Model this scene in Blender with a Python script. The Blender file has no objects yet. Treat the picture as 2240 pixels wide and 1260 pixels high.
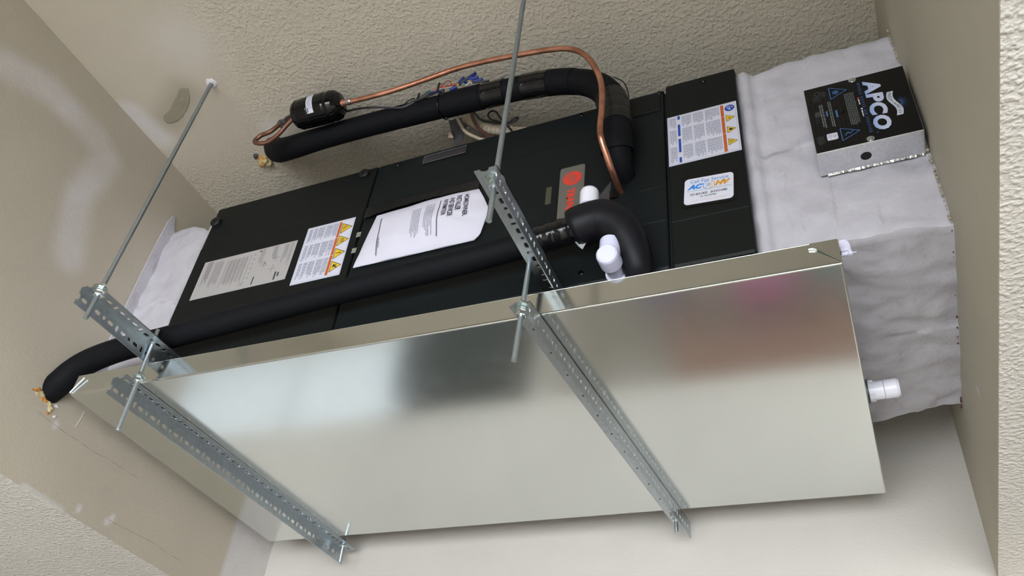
import bpy, bmesh, math, random
from mathutils import Vector, Matrix, noise
random.seed(7)
S = bpy.context.scene
COL = S.collection
R = math.radians

# ---------------------------------------------------------------- camera, world, exposure
cam = bpy.data.cameras.new('camera')
cam.sensor_width = 36.0
cam.lens = 36.0 * 1890.1 / 2240.0
cam.clip_start = 0.02
camo = bpy.data.objects.new('camera', cam)
COL.objects.link(camo)
camo.location = (1.50700, -1.00835, -0.86905)
camo.rotation_mode = 'XYZ'
camo.rotation_euler = (2.2728, -0.0894, 0.3945)
S.camera = camo

W = bpy.data.worlds.new('world')
S.world = W
W.use_nodes = True
W.node_tree.nodes['Background'].inputs[0].default_value = (0.80, 0.88, 1.0, 1)
W.node_tree.nodes['Background'].inputs[1].default_value = 0.6

WIN_ADDED = 9.8      # daylight strength of the large window added behind the photographer to light the recess
WIN_BACK = 0.46       # daylight strength of the window in the far wall
S.view_settings.view_transform = 'Standard'
S.view_settings.look = 'None'
S.view_settings.gamma = 1.0
S.view_settings.use_curve_mapping = False
S.view_settings.exposure = 0.08
S.cycles.use_denoising = True
S.cycles.max_bounces = 6
S.cycles.diffuse_bounces = 4
S.cycles.glossy_bounces = 4
S.cycles.caustics_reflective = False
S.cycles.caustics_refractive = False
S.cycles.use_adaptive_sampling = True
S.cycles.adaptive_threshold = 0.02

# ---------------------------------------------------------------- materials
def mat(name, col, rough=0.6, metal=0.0, spec=None, emit=None, estr=0.0):
    m = bpy.data.materials.new(name)
    m.use_nodes = True
    b = m.node_tree.nodes['Principled BSDF']
    b.inputs['Base Color'].default_value = (*col, 1)
    b.inputs['Roughness'].default_value = rough
    b.inputs['Metallic'].default_value = metal
    if spec is not None:
        b.inputs['Specular IOR Level'].default_value = spec
    if emit:
        b.inputs['Emission Color'].default_value = (*emit, 1)
        b.inputs['Emission Strength'].default_value = estr
    return m

def nodes(m):
    nt = m.node_tree
    return nt, nt.nodes, nt.links, nt.nodes['Principled BSDF']

def tex_noise(nt, scale, detail=2.0, rough=0.5, vec=None):
    n = nt.nodes.new('ShaderNodeTexNoise')
    n.inputs['Scale'].default_value = scale
    n.inputs['Detail'].default_value = detail
    n.inputs['Roughness'].default_value = rough
    if vec is not None:
        nt.links.new(vec, n.inputs['Vector'])
    return n

def obj_coord(nt):
    return nt.nodes.new('ShaderNodeTexCoord').outputs['Object']

def mathn(nt, op, a, b=None, c=None):
    n = nt.nodes.new('ShaderNodeMath'); n.operation = op
    for i, v in enumerate((a, b, c)):
        if v is None: continue
        if isinstance(v, (int, float)): n.inputs[i].default_value = v
        else: nt.links.new(v, n.inputs[i])
    return n.outputs[0]

def ramp(nt, fac, stops):
    n = nt.nodes.new('ShaderNodeValToRGB')
    el = n.color_ramp.elements
    while len(el) < len(stops): el.new(0.5)
    for e, (p, c) in zip(el, stops):
        e.position = p
        e.color = (*c, 1) if len(c) == 3 else c
    nt.links.new(fac, n.inputs[0])
    return n.outputs[0]

def mixc(nt, fac, a, b):
    n = nt.nodes.new('ShaderNodeMix'); n.data_type = 'RGBA'
    for sock, v in ((n.inputs[0], fac), (n.inputs[6], a), (n.inputs[7], b)):
        if isinstance(v, (int, float)): sock.default_value = v
        elif isinstance(v, tuple): sock.default_value = (*v, 1)
        else: nt.links.new(v, sock)
    return n.outputs[2]

def bump(nt, h, strength, dist, b, normal=None):
    n = nt.nodes.new('ShaderNodeBump')
    if isinstance(strength, (int, float)): n.inputs['Strength'].default_value = strength
    else: nt.links.new(strength, n.inputs['Strength'])
    n.inputs['Distance'].default_value = dist
    nt.links.new(h, n.inputs['Height'])
    if normal is not None: nt.links.new(normal, n.inputs['Normal'])
    nt.links.new(n.outputs[0], b.inputs['Normal'])
    return n.outputs[0]

def attr(nt, name):
    n = nt.nodes.new('ShaderNodeAttribute'); n.attribute_name = name
    return n.outputs['Fac']

PAINT = (0.575, 0.515, 0.425)
PLASTER = (0.66, 0.625, 0.62)

def paint_mat(name, base, coarse, coarse_d, fine=0.25, patch=True):
    """Painted drywall or stucco: 'patch' attribute = bare plaster, 'smooth' attribute = troweled flat."""
    m = mat(name, base, 0.72, spec=0.25)
    nt, N, L, b = nodes(m)
    co = obj_coord(nt)
    big = tex_noise(nt, 2.2, 3, 0.6, co)
    mott = tex_noise(nt, 38, 3, 0.6, co)
    c0 = ramp(nt, big.outputs[0], [(0.3, tuple(v * 0.94 for v in base)), (0.7, tuple(min(1, v * 1.05) for v in base))])
    c1 = mixc(nt, mathn(nt, 'MULTIPLY', mott.outputs[0], 0.12), c0, tuple(v * 0.80 for v in base))
    if patch:
        p = attr(nt, 'patch')
        pn = tex_noise(nt, 22, 3, 0.6, co)
        pf = mathn(nt, 'MULTIPLY', p, mathn(nt, 'ADD', 0.55, mathn(nt, 'MULTIPLY', pn.outputs[0], 0.8)))
        c1 = mixc(nt, mathn(nt, 'MINIMUM', pf, 1.0), c1, PLASTER)
        d = attr(nt, 'shade')
        c1 = mixc(nt, d, c1, (0.16, 0.145, 0.105))
    L.new(c1, b.inputs['Base Color'])
    if coarse:
        n1 = tex_noise(nt, coarse, 1.0, 0.4, co)
        n2 = tex_noise(nt, coarse * 2.3, 1.0, 0.4, co)
        h = mathn(nt, 'ADD', mathn(nt, 'MULTIPLY', n1.outputs[0], 0.8), mathn(nt, 'MULTIPLY', n2.outputs[0], 0.2))
        h = ramp(nt, h, [(0.42, (0, 0, 0)), (0.66, (1, 1, 1))])
        st = mathn(nt, 'MULTIPLY', mathn(nt, 'SUBTRACT', 1.0, attr(nt, 'smooth')), 0.75) if patch else 0.75
        nr = bump(nt, h, st, coarse_d, b)
    else:
        nr = None
    f = tex_noise(nt, 190, 2, 0.5, co)
    bump(nt, f.outputs[0], fine, 0.0025, b, nr)
    return m

M = {}
M['ceiling'] = paint_mat('stucco_ceiling_paint', PAINT, 125, 0.0017)
M['low_ceiling'] = paint_mat('bright_stucco_paint', (0.64, 0.60, 0.55), 125, 0.0018)
M['wall'] = paint_mat('wall_paint', (0.520, 0.465, 0.380), 0, 0, 0.25)
M['wall_r'] = paint_mat('olive_wall_paint', (0.52, 0.475, 0.375), 0, 0, 0.12)
M['wall_b'] = paint_mat('back_wall_paint', (0.55, 0.518, 0.475), 0, 0, 0.3)

def mastic():
    m = mat('duct_mastic', (0.62, 0.60, 0.66), 0.5, spec=0.35)
    nt, N, L, b = nodes(m)
    co = obj_coord(nt)
    a = tex_noise(nt, 9, 4, 0.65, co)
    st = nt.nodes.new('ShaderNodeMapping'); st.inputs['Scale'].default_value = (60, 30, 14)
    L.new(co, st.inputs[0])
    s = tex_noise(nt, 1.0, 3, 0.6, st.outputs[0])
    c = ramp(nt, a.outputs[0], [(0.3, (0.48, 0.46, 0.505)), (0.7, (0.60, 0.58, 0.635))])
    c = mixc(nt, ramp(nt, s.outputs[0], [(0.60, (0, 0, 0)), (0.78, (0.5, 0.5, 0.5))]), c, (0.34, 0.29, 0.32))
    L.new(c, b.inputs['Base Color'])
    h = mathn(nt, 'ADD', mathn(nt, 'MULTIPLY', s.outputs[0], 0.12), tex_noise(nt, 24, 4, 0.62, co).outputs[0])
    bump(nt, h, 0.45, 0.006, b)
    return m
M['mastic'] = mastic()

def galv(name, col, rough, spangle=60, amt=0.06, metal=1.0, scratch=False, lo=0.92):
    m = mat(name, col, rough, metal)
    nt, N, L, b = nodes(m)
    co = obj_coord(nt)
    n = tex_noise(nt, spangle, 3, 0.6, co)
    L.new(ramp(nt, n.outputs[0], [(0.3, tuple(v * lo for v in col)), (0.7, tuple(min(1, v * (2 - lo) * 0.99) for v in col))]), b.inputs['Base Color'])
    r = mathn(nt, 'ADD', rough - amt / 2, mathn(nt, 'MULTIPLY', tex_noise(nt, 14, 4, 0.7, co).outputs[0], amt))
    if scratch:
        g = tex_noise(nt, 5.5, 6, 0.75, co)
        sc = ramp(nt, g.outputs[0], [(0.50, (0, 0, 0)), (0.85, (1, 1, 1))])
        r = mathn(nt, 'ADD', r, mathn(nt, 'MULTIPLY', sc, 0.05))
    L.new(r, b.inputs['Roughness'])
    return m
M['pan'] = galv('galvanized_pan_sheet', (0.73, 0.755, 0.74), 0.150, 700, 0.04, scratch=True, lo=0.985)
M['angle'] = galv('galvanized_angle_steel', (0.47, 0.51, 0.545), 0.36, 90, 0.10)
M['rod'] = galv('zinc_rod_steel', (0.48, 0.54, 0.57), 0.34, 200, 0.10, 0.85)
M['nut'] = galv('zinc_nut_steel', (0.74, 0.82, 0.86), 0.20, 200, 0.06)
M['washer'] = galv('zinc_washer_steel', (0.58, 0.66, 0.64), 0.28, 200, 0.06)
M['alu'] = galv('brushed_aluminium_case', (0.74, 0.745, 0.76), 0.33, 150, 0.08)

def blk(name, col, rough, bs=0.0, bscale=200, spec=0.4):
    m = mat(name, col, rough, spec=spec)
    if bs:
        nt, N, L, b = nodes(m)
        n = tex_noise(nt, bscale, 2, 0.5, obj_coord(nt))
        bump(nt, n.outputs[0], bs, 0.0015, b)
    return m
M['cab'] = blk('black_cabinet', (0.0075, 0.0088, 0.0083), 0.50, 0.08, 400, 0.15)
M['cab2'] = blk('black_cabinet_panel', (0.0070, 0.0092, 0.0098), 0.48, 0.08, 400, 0.15)
M['seam'] = blk('cabinet_gap', (0.003, 0.003, 0.003), 0.8)
M['foam'] = blk('black_insulation', (0.0055, 0.0058, 0.0075), 0.65, 0.15, 300, 0.12)
M['foam2'] = blk('black_elbow_insulation', (0.0060, 0.0060, 0.0085), 0.45, 0.10, 200, 0.22)
def wrinkle(name, rough):
    m = mat(name, (0.006, 0.006, 0.007), rough, spec=0.45)
    nt, N, L, b = nodes(m)
    mp = nt.nodes.new('ShaderNodeMapping'); mp.inputs['Scale'].default_value = (60, 30, 30)
    L.new(obj_coord(nt), mp.inputs[0])
    n = tex_noise(nt, 1.0, 2, 0.5, mp.outputs[0])
    bump(nt, n.outputs[0], 0.22, 0.006, b)
    return m
M['tape'] = wrinkle('black_vinyl_tape', 0.12)
M['tape2'] = wrinkle('dull_black_tape', 0.38)
M['gloss'] = blk('gloss_black_enamel', (0.003, 0.003, 0.0035), 0.07, 0, 1, 0.35)
M['rubber'] = blk('black_rubber', (0.008, 0.008, 0.008), 0.55)
M['cord'] = blk('black_cord', (0.006, 0.006, 0.006), 0.5)
M['paper'] = mat('envelope_paper', (0.64, 0.62, 0.72), 0.75)
M['label'] = mat('label_white', (0.62, 0.62, 0.72), 0.45)
M['sticker'] = mat('sticker_white', (0.66, 0.66, 0.75), 0.4)
M['silver'] = mat('label_silver', (0.44, 0.42, 0.42), 0.45, 0.15)
M['plate'] = mat('badge_grey', (0.155, 0.145, 0.128), 0.45, 0.3)
M['ink'] = mat('ink_black', (0.015, 0.015, 0.03), 0.6)
M['inkg'] = mat('ink_grey', (0.27, 0.27, 0.34), 0.6)
M['inks'] = mat('ink_soft_grey', (0.235, 0.225, 0.23), 0.6)
M['inkd'] = mat('ink_dim_grey', (0.035, 0.038, 0.040), 0.6)
M['inkl'] = mat('ink_pale_grey', (0.13, 0.145, 0.15), 0.6)
M['orange'] = mat('ink_orange', (0.50, 0.10, 0.02), 0.5)
M['yellow'] = mat('hazard_yellow', (0.72, 0.47, 0.02), 0.5)
M['blue'] = mat('ink_blue', (0.015, 0.06, 0.36), 0.5)
M['red'] = mat('badge_red', (0.62, 0.045, 0.025), 0.45)
M['sky'] = mat('ink_sky_blue', (0.13, 0.27, 0.62), 0.5)
M['azure'] = mat('ink_azure', (0.03, 0.23, 0.72), 0.5)
M['amber'] = mat('ink_amber', (0.62, 0.28, 0.02), 0.5)
M['teal'] = mat('ink_teal', (0.10, 0.40, 0.46), 0.5)
M['peach'] = mat('ink_peach', (0.72, 0.50, 0.46), 0.5)
M['apblue'] = mat('print_outline_blue', (0.06, 0.15, 0.36), 0.5)
M['apface'] = blk('black_gloss_decal', (0.0035, 0.0035, 0.004), 0.28, 0, 1, 0.35)
M['apdot'] = mat('decal_hex_dots', (0.0012, 0.0012, 0.0014), 0.4)
def ap_grad():
    m = mat('decal_letter_blue', (0.5, 0.55, 0.75), 0.45)
    nt, N, L, b = nodes(m)
    sep = nt.nodes.new('ShaderNodeSeparateXYZ'); L.new(obj_coord(nt), sep.inputs[0])
    mr = nt.nodes.new('ShaderNodeMapRange')
    mr.inputs['From Min'].default_value = 1.608; mr.inputs['From Max'].default_value = 1.640
    L.new(sep.outputs[0], mr.inputs[0])
    L.new(ramp(nt, mr.outputs[0], [(0.0, (0.24, 0.36, 0.72)), (0.55, (0.56, 0.60, 0.78)), (1.0, (0.52, 0.56, 0.76))]), b.inputs['Base Color'])
    return m
M['apgrad'] = ap_grad()
M['white'] = mat('ink_white', (0.62, 0.66, 0.74), 0.5)
M['lcd'] = mat('display_olive', (0.058, 0.055, 0.035), 0.3)
M['pvc'] = mat('white_pvc', (0.80, 0.79, 0.88), 0.30)
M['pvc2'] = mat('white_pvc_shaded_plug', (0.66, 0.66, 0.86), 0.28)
M['plastic'] = mat('white_plastic', (0.74, 0.72, 0.88), 0.35)
def copper():
    m = mat('copper_tube', (0.60, 0.27, 0.18), 0.30, 0.9)
    nt, N, L, b = nodes(m)
    n = tex_noise(nt, 18, 3, 0.7, obj_coord(nt))
    L.new(ramp(nt, n.outputs[0], [(0.35, (0.36, 0.155, 0.095)), (0.62, (0.66, 0.31, 0.21))]), b.inputs['Base Color'])
    L.new(mathn(nt, 'ADD', 0.24, mathn(nt, 'MULTIPLY', n.outputs[0], 0.2)), b.inputs['Roughness'])
    return m
M['copper'] = copper()
M['copper_d'] = mat('tarnished_copper', (0.20, 0.095, 0.065), 0.42, 0.7)
M['solder'] = mat('brazed_joint', (0.42, 0.38, 0.38), 0.3, 0.9)
def foam():
    m = mat('expanding_foam', (0.50, 0.27, 0.07), 0.5)
    nt, N, L, b = nodes(m)
    n = tex_noise(nt, 70, 3, 0.6, obj_coord(nt))
    L.new(ramp(nt, n.outputs[0], [(0.35, (0.42, 0.16, 0.03)), (0.5, (0.55, 0.36, 0.12)), (0.68, (0.60, 0.52, 0.34))]), b.inputs['Base Color'])
    return m
M['gapfoam'] = foam()
M['plasterdab'] = mat('plaster_dab', (0.70, 0.68, 0.72), 0.7)
M['greyplastic'] = mat('grey_duct_tape', (0.045, 0.045, 0.058), 0.4)
M['beigetag'] = mat('beige_tag', (0.42, 0.34, 0.27), 0.6)
M['conduit'] = mat('cream_flexible_conduit', (0.42, 0.36, 0.27), 0.5)
M['wirebrown'] = mat('maroon_wire', (0.085, 0.030, 0.025), 0.45)
for n, c in (('w_red', (0.40, 0.035, 0.02)), ('w_orange', (0.45, 0.10, 0.03)), ('w_yellow', (0.42, 0.30, 0.05)), ('w_white', (0.42, 0.41, 0.43)),
             ('w_green', (0.03, 0.10, 0.055)), ('w_blue', (0.012, 0.028, 0.20)), ('w_grey', (0.045, 0.045, 0.05))):
    M[n] = mat(n, c, 0.45)
M['clear'] = mat('clear_tape', (0.030, 0.030, 0.034), 0.15, spec=0.6)
M['foil'] = galv('foil_tape', (0.62, 0.62, 0.65), 0.25, 300, 0.1)
M['cyanpart'] = mat('teal_gasket', (0.012, 0.045, 0.045), 0.4)

# ---------------------------------------------------------------- object helpers
def link(o, parent=None):
    COL.objects.link(o)
    if parent is not None: o.parent = parent
    return o

def tag(o, label=None, cat=None, group=None, kind=None):
    if label: o['label'] = label
    if cat: o['category'] = cat
    if group: o['group'] = group
    if kind: o['kind'] = kind
    return o

def thing(name, label, cat, loc=(0, 0, 0), group=None):
    o = bpy.data.objects.new(name, None)
    o.empty_display_size = 0.03
    o.location = loc
    link(o)
    return tag(o, label, cat, group)

class MB:
    def __init__(s): s.v = []; s.f = []; s.sm = []
    def add(s, v, f, smooth=False):
        o = len(s.v); s.v += [tuple(p) for p in v]
        for q in f: s.f.append([i + o for i in q]); s.sm.append(smooth)
        return s
    def box(s, x0, x1, y0, y1, z0, z1):
        v = [(x, y, z) for z in (z0, z1) for y in (y0, y1) for x in (x0, x1)]
        return s.add(v, [(0, 2, 3, 1), (4, 5, 7, 6), (0, 1, 5, 4), (2, 6, 7, 3), (0, 4, 6, 2), (1, 3, 7, 5)])
    def bbox(s, x0, x1, y0, y1, z0, z1, r, seg=2):
        bm = bmesh.new()
        bmesh.ops.create_cube(bm, size=1)
        for v in bm.verts:
            v.co = ((x0 + x1) / 2 + v.co.x * (x1 - x0), (y0 + y1) / 2 + v.co.y * (y1 - y0), (z0 + z1) / 2 + v.co.z * (z1 - z0))
        bmesh.ops.bevel(bm, geom=bm.edges[:], offset=r, segments=seg, profile=0.5, affect='EDGES')
        return s.bm(bm)
    def bm(s, bm, smooth=False, mtx=None):
        bm.verts.index_update()
        if mtx: bmesh.ops.transform(bm, matrix=mtx, verts=bm.verts[:])
        s.add([v.co[:] for v in bm.verts], [[v.index for v in f.verts] for f in bm.faces], smooth)
        bm.free(); return s
    def tube(s, pts, r, n=14, cap=True, smooth=True):
        P = [Vector(p) for p in pts]
        rad = r if isinstance(r, (list, tuple)) else [r] * len(P)
        t0 = (P[1] - P[0]).normalized()
        up = Vector((0, 0, 1)) if abs(t0.z) < 0.9 else Vector((1, 0, 0))
        nx = t0.cross(up).normalized()
        v = []; f = []
        for i, p in enumerate(P):
            t = (P[min(i + 1, len(P) - 1)] - P[max(i - 1, 0)])
            if t.length < 1e-9: t = t0
            t.normalize()
            nx = (nx - t * nx.dot(t)); nx.normalize()
            ny = t.cross(nx)
            for k in range(n):
                a = 2 * math.pi * k / n
                v.append(p + (nx * math.cos(a) + ny * math.sin(a)) * rad[i])
        for i in range(len(P) - 1):
            for k in range(n):
                k2 = (k + 1) % n
                f.append((i * n + k, i * n + k2, (i + 1) * n + k2, (i + 1) * n + k))
        s.add(v, f, smooth)
        if cap:
            s.add(v[:n], [list(range(n))[::-1]]); s.add(v[-n:], [list(range(n))])
        return s
    def lathe(s, p0, axis, prof, n=24, smooth=True):
        """prof: list of (along, radius)."""
        p0 = Vector(p0); a = Vector(axis).normalized()
        return s.tube([p0 + a * h for h, r in prof], [r for h, r in prof], n, True, smooth) if True else s
    def build(s, name, m, parent=None):
        me = bpy.data.meshes.new(name)
        me.from_pydata(s.v, [], s.f)
        me.polygons.foreach_set('use_smooth', s.sm)
        me.update()
        if isinstance(m, (list, tuple)):
            for q in m: me.materials.append(q)
        else: me.materials.append(m)
        return link(bpy.data.objects.new(name, me), parent)

def lathe_bm(p0, axis, prof, n=24):
    """Sharp-profile lathe: every ring doubled so steps stay crisp."""
    mb = MB()
    p0 = Vector(p0); a = Vector(axis).normalized()
    up = Vector((0, 0, 1)) if abs(a.z) < 0.9 else Vector((1, 0, 0))
    e1 = a.cross(up).normalized(); e2 = a.cross(e1)
    rings = []
    for h, r in prof:
        rings.append([p0 + a * h + (e1 * math.cos(2 * math.pi * k / n) + e2 * math.sin(2 * math.pi * k / n)) * r for k in range(n)])
    for i in range(len(rings) - 1):
        dh = abs(prof[i + 1][0] - prof[i][0]); dr = abs(prof[i + 1][1] - prof[i][1])
        mb.add(rings[i] + rings[i + 1], [(k, (k + 1) % n, n + (k + 1) % n, n + k) for k in range(n)], dh > 0 and dr < 3 * dh)
    mb.add(rings[0], [list(range(n))[::-1]]); mb.add(rings[-1], [list(range(n))])
    return mb

def cat(pts, n=8):
    """Catmull-Rom resample."""
    P = [Vector(p) for p in pts]
    P = [P[0] * 2 - P[1]] + P + [P[-1] * 2 - P[-2]]
    out = []
    for i in range(1, len(P) - 2):
        for k in range(n):
            t = k / n
            a, b, c, d = P[i - 1], P[i], P[i + 1], P[i + 2]
            out.append(0.5 * ((2 * b) + (c - a) * t + (2 * a - 5 * b + 4 * c - d) * t * t + (3 * b - a - 3 * c + d) * t ** 3))
    out.append(P[-2])
    return out

def tube_obj(name, pts, r, m, parent=None, n=14, res=8, cap=True):
    P = cat(pts, res)
    if isinstance(r, (list, tuple)):
        rr = []
        for i in range(len(P)):
            q = i / res; k = min(int(q), len(r) - 2)
            rr.append(r[k] + (r[k + 1] - r[k]) * (q - k))
        r = rr
    return MB().tube(P, r, n, cap).build(name, m, parent)

class Fr:
    """A flat print frame: t runs along the line of text, u runs up, n out of the surface."""
    def __init__(s, O, T, U):
        s.O = Vector(O); s.T = Vector(T); s.U = Vector(U); s.N = s.T.cross(s.U)
    def p(s, t, u, n=0.0): return s.O + s.T * t + s.U * u + s.N * n

_tc = {}
def text_geo(body, bold=0.0, shear=0.0, space=1.0):
    k = (body, bold, shear, space)
    if k in _tc: return _tc[k]
    c = bpy.data.curves.new('t', 'FONT'); c.body = body; c.size = 1.0
    c.offset = bold; c.shear = shear; c.space_character = space; c.resolution_u = 3
    o = bpy.data.objects.new('t', c); COL.objects.link(o)
    dg = bpy.context.evaluated_depsgraph_get(); dg.update()
    me = o.evaluated_get(dg).to_mesh()
    v = [(p.co.x, p.co.y) for p in me.vertices]; f = [list(p.vertices) for p in me.polygons]
    o.evaluated_get(dg).to_mesh_clear()
    bpy.data.objects.remove(o); bpy.data.curves.remove(c)
    x0 = min(p[0] for p in v); x1 = max(p[0] for p in v)
    y0 = min(p[1] for p in v); y1 = max(p[1] for p in v)
    _tc[k] = ([((x - x0) / (x1 - x0), (y - y0) / (y1 - y0)) for x, y in v], f)
    return _tc[k]

class Print(MB):
    def __init__(s, fr, n=0.0008, warp=None):
        super().__init__(); s.fr = fr; s.n = n; s.warp = warp
    def poly(s, pts):
        v = [s.fr.p(t, u, s.n) for t, u in pts]
        if s.warp: v = [s.warp(p) for p in v]
        s.add(v, [list(range(len(pts)))]); return s
    def rect(s, t0, t1, u0, u1): return s.poly([(t0, u0), (t1, u0), (t1, u1), (t0, u1)])
    def line(s, t0, u0, t1, u1, w):
        d = Vector((t1 - t0, u1 - u0)).normalized(); q = Vector((-d.y, d.x)) * w / 2
        return s.poly([(t0 - q.x, u0 - q.y), (t1 - q.x, u1 - q.y), (t1 + q.x, u1 + q.y), (t0 + q.x, u0 + q.y)])
    def disc(s, t, u, r, n=24, r2=None):
        if r2 is None:
            return s.poly([(t + r * math.cos(6.2832 * k / n), u + r * math.sin(6.2832 * k / n)) for k in range(n)])
        for k in range(n):
            a, b = 6.2832 * k / n, 6.2832 * (k + 1) / n
            s.poly([(t + r2 * math.cos(a), u + r2 * math.sin(a)), (t + r * math.cos(a), u + r * math.sin(a)), (t + r * math.cos(b), u + r * math.sin(b)), (t + r2 * math.cos(b), u + r2 * math.sin(b))])
        return s
    def text(s, body, t0, t1, u0, u1, bold=0.0, shear=0.0, space=1.0, fn=None):
        v, f = text_geo(body, bold, shear, space)
        q = []
        for x, y in v:
            t, u = t0 + (t1 - t0) * x, u0 + (u1 - u0) * y
            if fn: t, u = fn(t, u)
            p = s.fr.p(t, u, s.n)
            q.append(s.warp(p) if s.warp else p)
        s.add(q, f); return s
    def greek(s, t0, t1, utop, ubot, rows, fill=0.62, lw=0.55, rag=0.35):
        rows = max(rows, round(rows * 1.45)) if rows > 2 else rows
        du = (utop - ubot) / rows
        for i in range(rows):
            u = utop - (i + 0.5) * du
            end = t1 - (t1 - t0) * random.random() * rag
            t = t0
            while t < end - 0.001:
                w = random.uniform(0.003, 0.009)
                s.rect(t, min(t + w, end), u - du * lw / 2, u + du * lw / 2)
                t += w + 0.0013
        return s
    def tri(s, t0, t1, u0, u1):
        return s.poly([(t0, u0), (t1, u0), ((t0 + t1) / 2, u1)])

# ---------------------------------------------------------------- the place
XL, XR, YB, ZC, ZL = -0.076, 1.686, 0.83, 0.797, -0.145
YF = -2.1
FLOOR = -2.45

def seg_d(p, a, b):
    ax, ay = a; bx, by = b
    dx, dy = bx - ax, by - ay
    t = max(0, min(1, ((p[0] - ax) * dx + (p[1] - ay) * dy) / (dx * dx + dy * dy + 1e-12)))
    return math.hypot(p[0] - ax - t * dx, p[1] - ay - t * dy)

def poly_d(p, pl): return min(seg_d(p, pl[i], pl[i + 1]) for i in range(len(pl) - 1))
def sstep(a, b, x):
    t = max(0, min(1, (x - a) / (b - a))); return t * t * (3 - 2 * t)

def sheet(name, ax, val, r0, r1, res, m, thick, patch=None, shade=None, smooth=None, disp=None, parent=None):
    """Wall or ceiling slab: a fine grid on the room face, thickness behind it. ax = normal axis."""
    n0 = max(1, int((r0[1] - r0[0]) / res)); n1 = max(1, int((r1[1] - r1[0]) / res))
    v = []; f = []; at = [[], [], []]
    for j in range(n1 + 1):
        for i in range(n0 + 1):
            a = r0[0] + (r0[1] - r0[0]) * i / n0; b = r1[0] + (r1[1] - r1[0]) * j / n1
            d = disp(a, b) if disp else 0
            p = {'x': (val + d, a, b), 'y': (a, val + d, b), 'z': (a, b, val + d)}[ax]
            v.append(p)
            for q, fn in zip(at, (patch, shade, smooth)): q.append(fn(a, b) if fn else 0.0)
    for j in range(n1):
        for i in range(n0):
            k = j * (n0 + 1) + i
            f.append((k, k + 1, k + n0 + 2, k + n0 + 1))
    nb = len(v)
    for a, b in ((r0[0], r1[0]), (r0[1], r1[0]), (r0[1], r1[1]), (r0[0], r1[1])):
        v.append({'x': (val + thick, a, b), 'y': (a, val + thick, b), 'z': (a, b, val + thick)}[ax])
        for q in at: q.append(0.0)
    c = [0, n0, (n1 + 1) * (n0 + 1) - 1, n1 * (n0 + 1)]
    f.append([nb, nb + 3, nb + 2, nb + 1])
    for i in range(4): f.append([c[i], c[(i + 1) % 4], nb + (i + 1) % 4, nb + i])
    me = bpy.data.meshes.new(name); me.from_pydata(v, [], f); me.update()
    for nm, q in zip(('patch', 'shade', 'smooth'), at):
        A = me.attributes.new(nm, 'FLOAT', 'POINT'); A.data.foreach_set('value', q)
    bm = bmesh.new(); bm.from_mesh(me); bmesh.ops.recalc_face_normals(bm, faces=bm.faces[:]); bm.to_mesh(me); bm.free()
    me.materials.append(m)
    o = link(bpy.data.objects.new(name, me), parent)
    if parent is None: tag(o, kind='structure')
    return o

# recess ceiling: troweled repair top-left, scar beside the rod, plaster spots
def c_smooth(x, y):
    a = sstep(0.16, 0.0, poly_d((x, y), [(0.0, -0.75), (0.08, -0.45), (0.10, -0.27), (0.06, -0.12)]) - 0.10)
    b = 0.75 * sstep(0.06, 0.0, poly_d((x, y), [(0.24, 0.03), (0.34, 0.02)]) - 0.03)
    return max(a, b)
def c_patch(x, y):
    a = 0.35 * sstep(0.13, 0.02, math.hypot((x - 0.20) , (y + 0.28)))
    b = 0.85 * sstep(0.040, 0.0, poly_d((x, y), [(-0.06, -0.16), (-0.045, -0.06)]) - 0.012)
    c = 0.5 * sstep(0.03, 0.0, math.hypot(x - 0.26, y - 0.0) - 0.01)
    return max(a, b, c)
def c_gouge_shade(x, y):  # soft shadow around the gouge, painted into the ceiling colour
    d = poly_d((x, y), [(0.112, -0.160), (0.028, -0.108)])
    return 0.34 * sstep(0.075, 0.010, d)
ceiling = sheet('ceiling', 'z', ZC, (XL, XR), (YF, YB), 0.014, M['ceiling'], 0.06, c_patch, c_gouge_shade, c_smooth)
# the gouge in the ceiling plaster
g = Print(Fr((0, 0, ZC), (1, 0, 0), (0, 1, 0)))
mb = MB()
gp = cat([(0.128, -0.165, 0), (0.108, -0.171, 0), (0.090, -0.160, 0), (0.066, -0.146, 0), (0.044, -0.132, 0), (0.012, -0.118, 0), (0.012, -0.099, 0), (0.044, -0.099, 0), (0.074, -0.112, 0), (0.098, -0.128, 0), (0.118, -0.148, 0), (0.128, -0.165, 0)], 3)[:-1]
cx, cy = 0.068, -0.133
top = [(p.x, p.y, ZC - 0.0010 - 0.0014 * noise.noise(p * 60)) for p in gp]
out = [(cx + (p.x - cx) * 1.12, cy + (p.y - cy) * 1.20, ZC + 0.0005) for p in gp]
n = len(gp)
mb.add(out + top, [(i, (i + 1) % n, n + (i + 1) % n, n + i) for i in range(n)], True)
inn = [(cx + (p.x - cx) * 0.6, cy + (p.y - cy) * 0.5, ZC - 0.0012 - 0.0015 * noise.noise(p * 45)) for p in gp]
mb.add(top + inn, [(i, (i + 1) % n, n + (i + 1) % n, n + i) for i in range(n)], True)
mb.add(inn, [list(range(n))])
scar_m = mat('scar_olive_plaster', (0.30, 0.27, 0.20), 0.85)
o = mb.build('plaster_gouge', scar_m, ceiling); o['label'] = 'dark olive gouge in the ceiling plaster'

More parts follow.
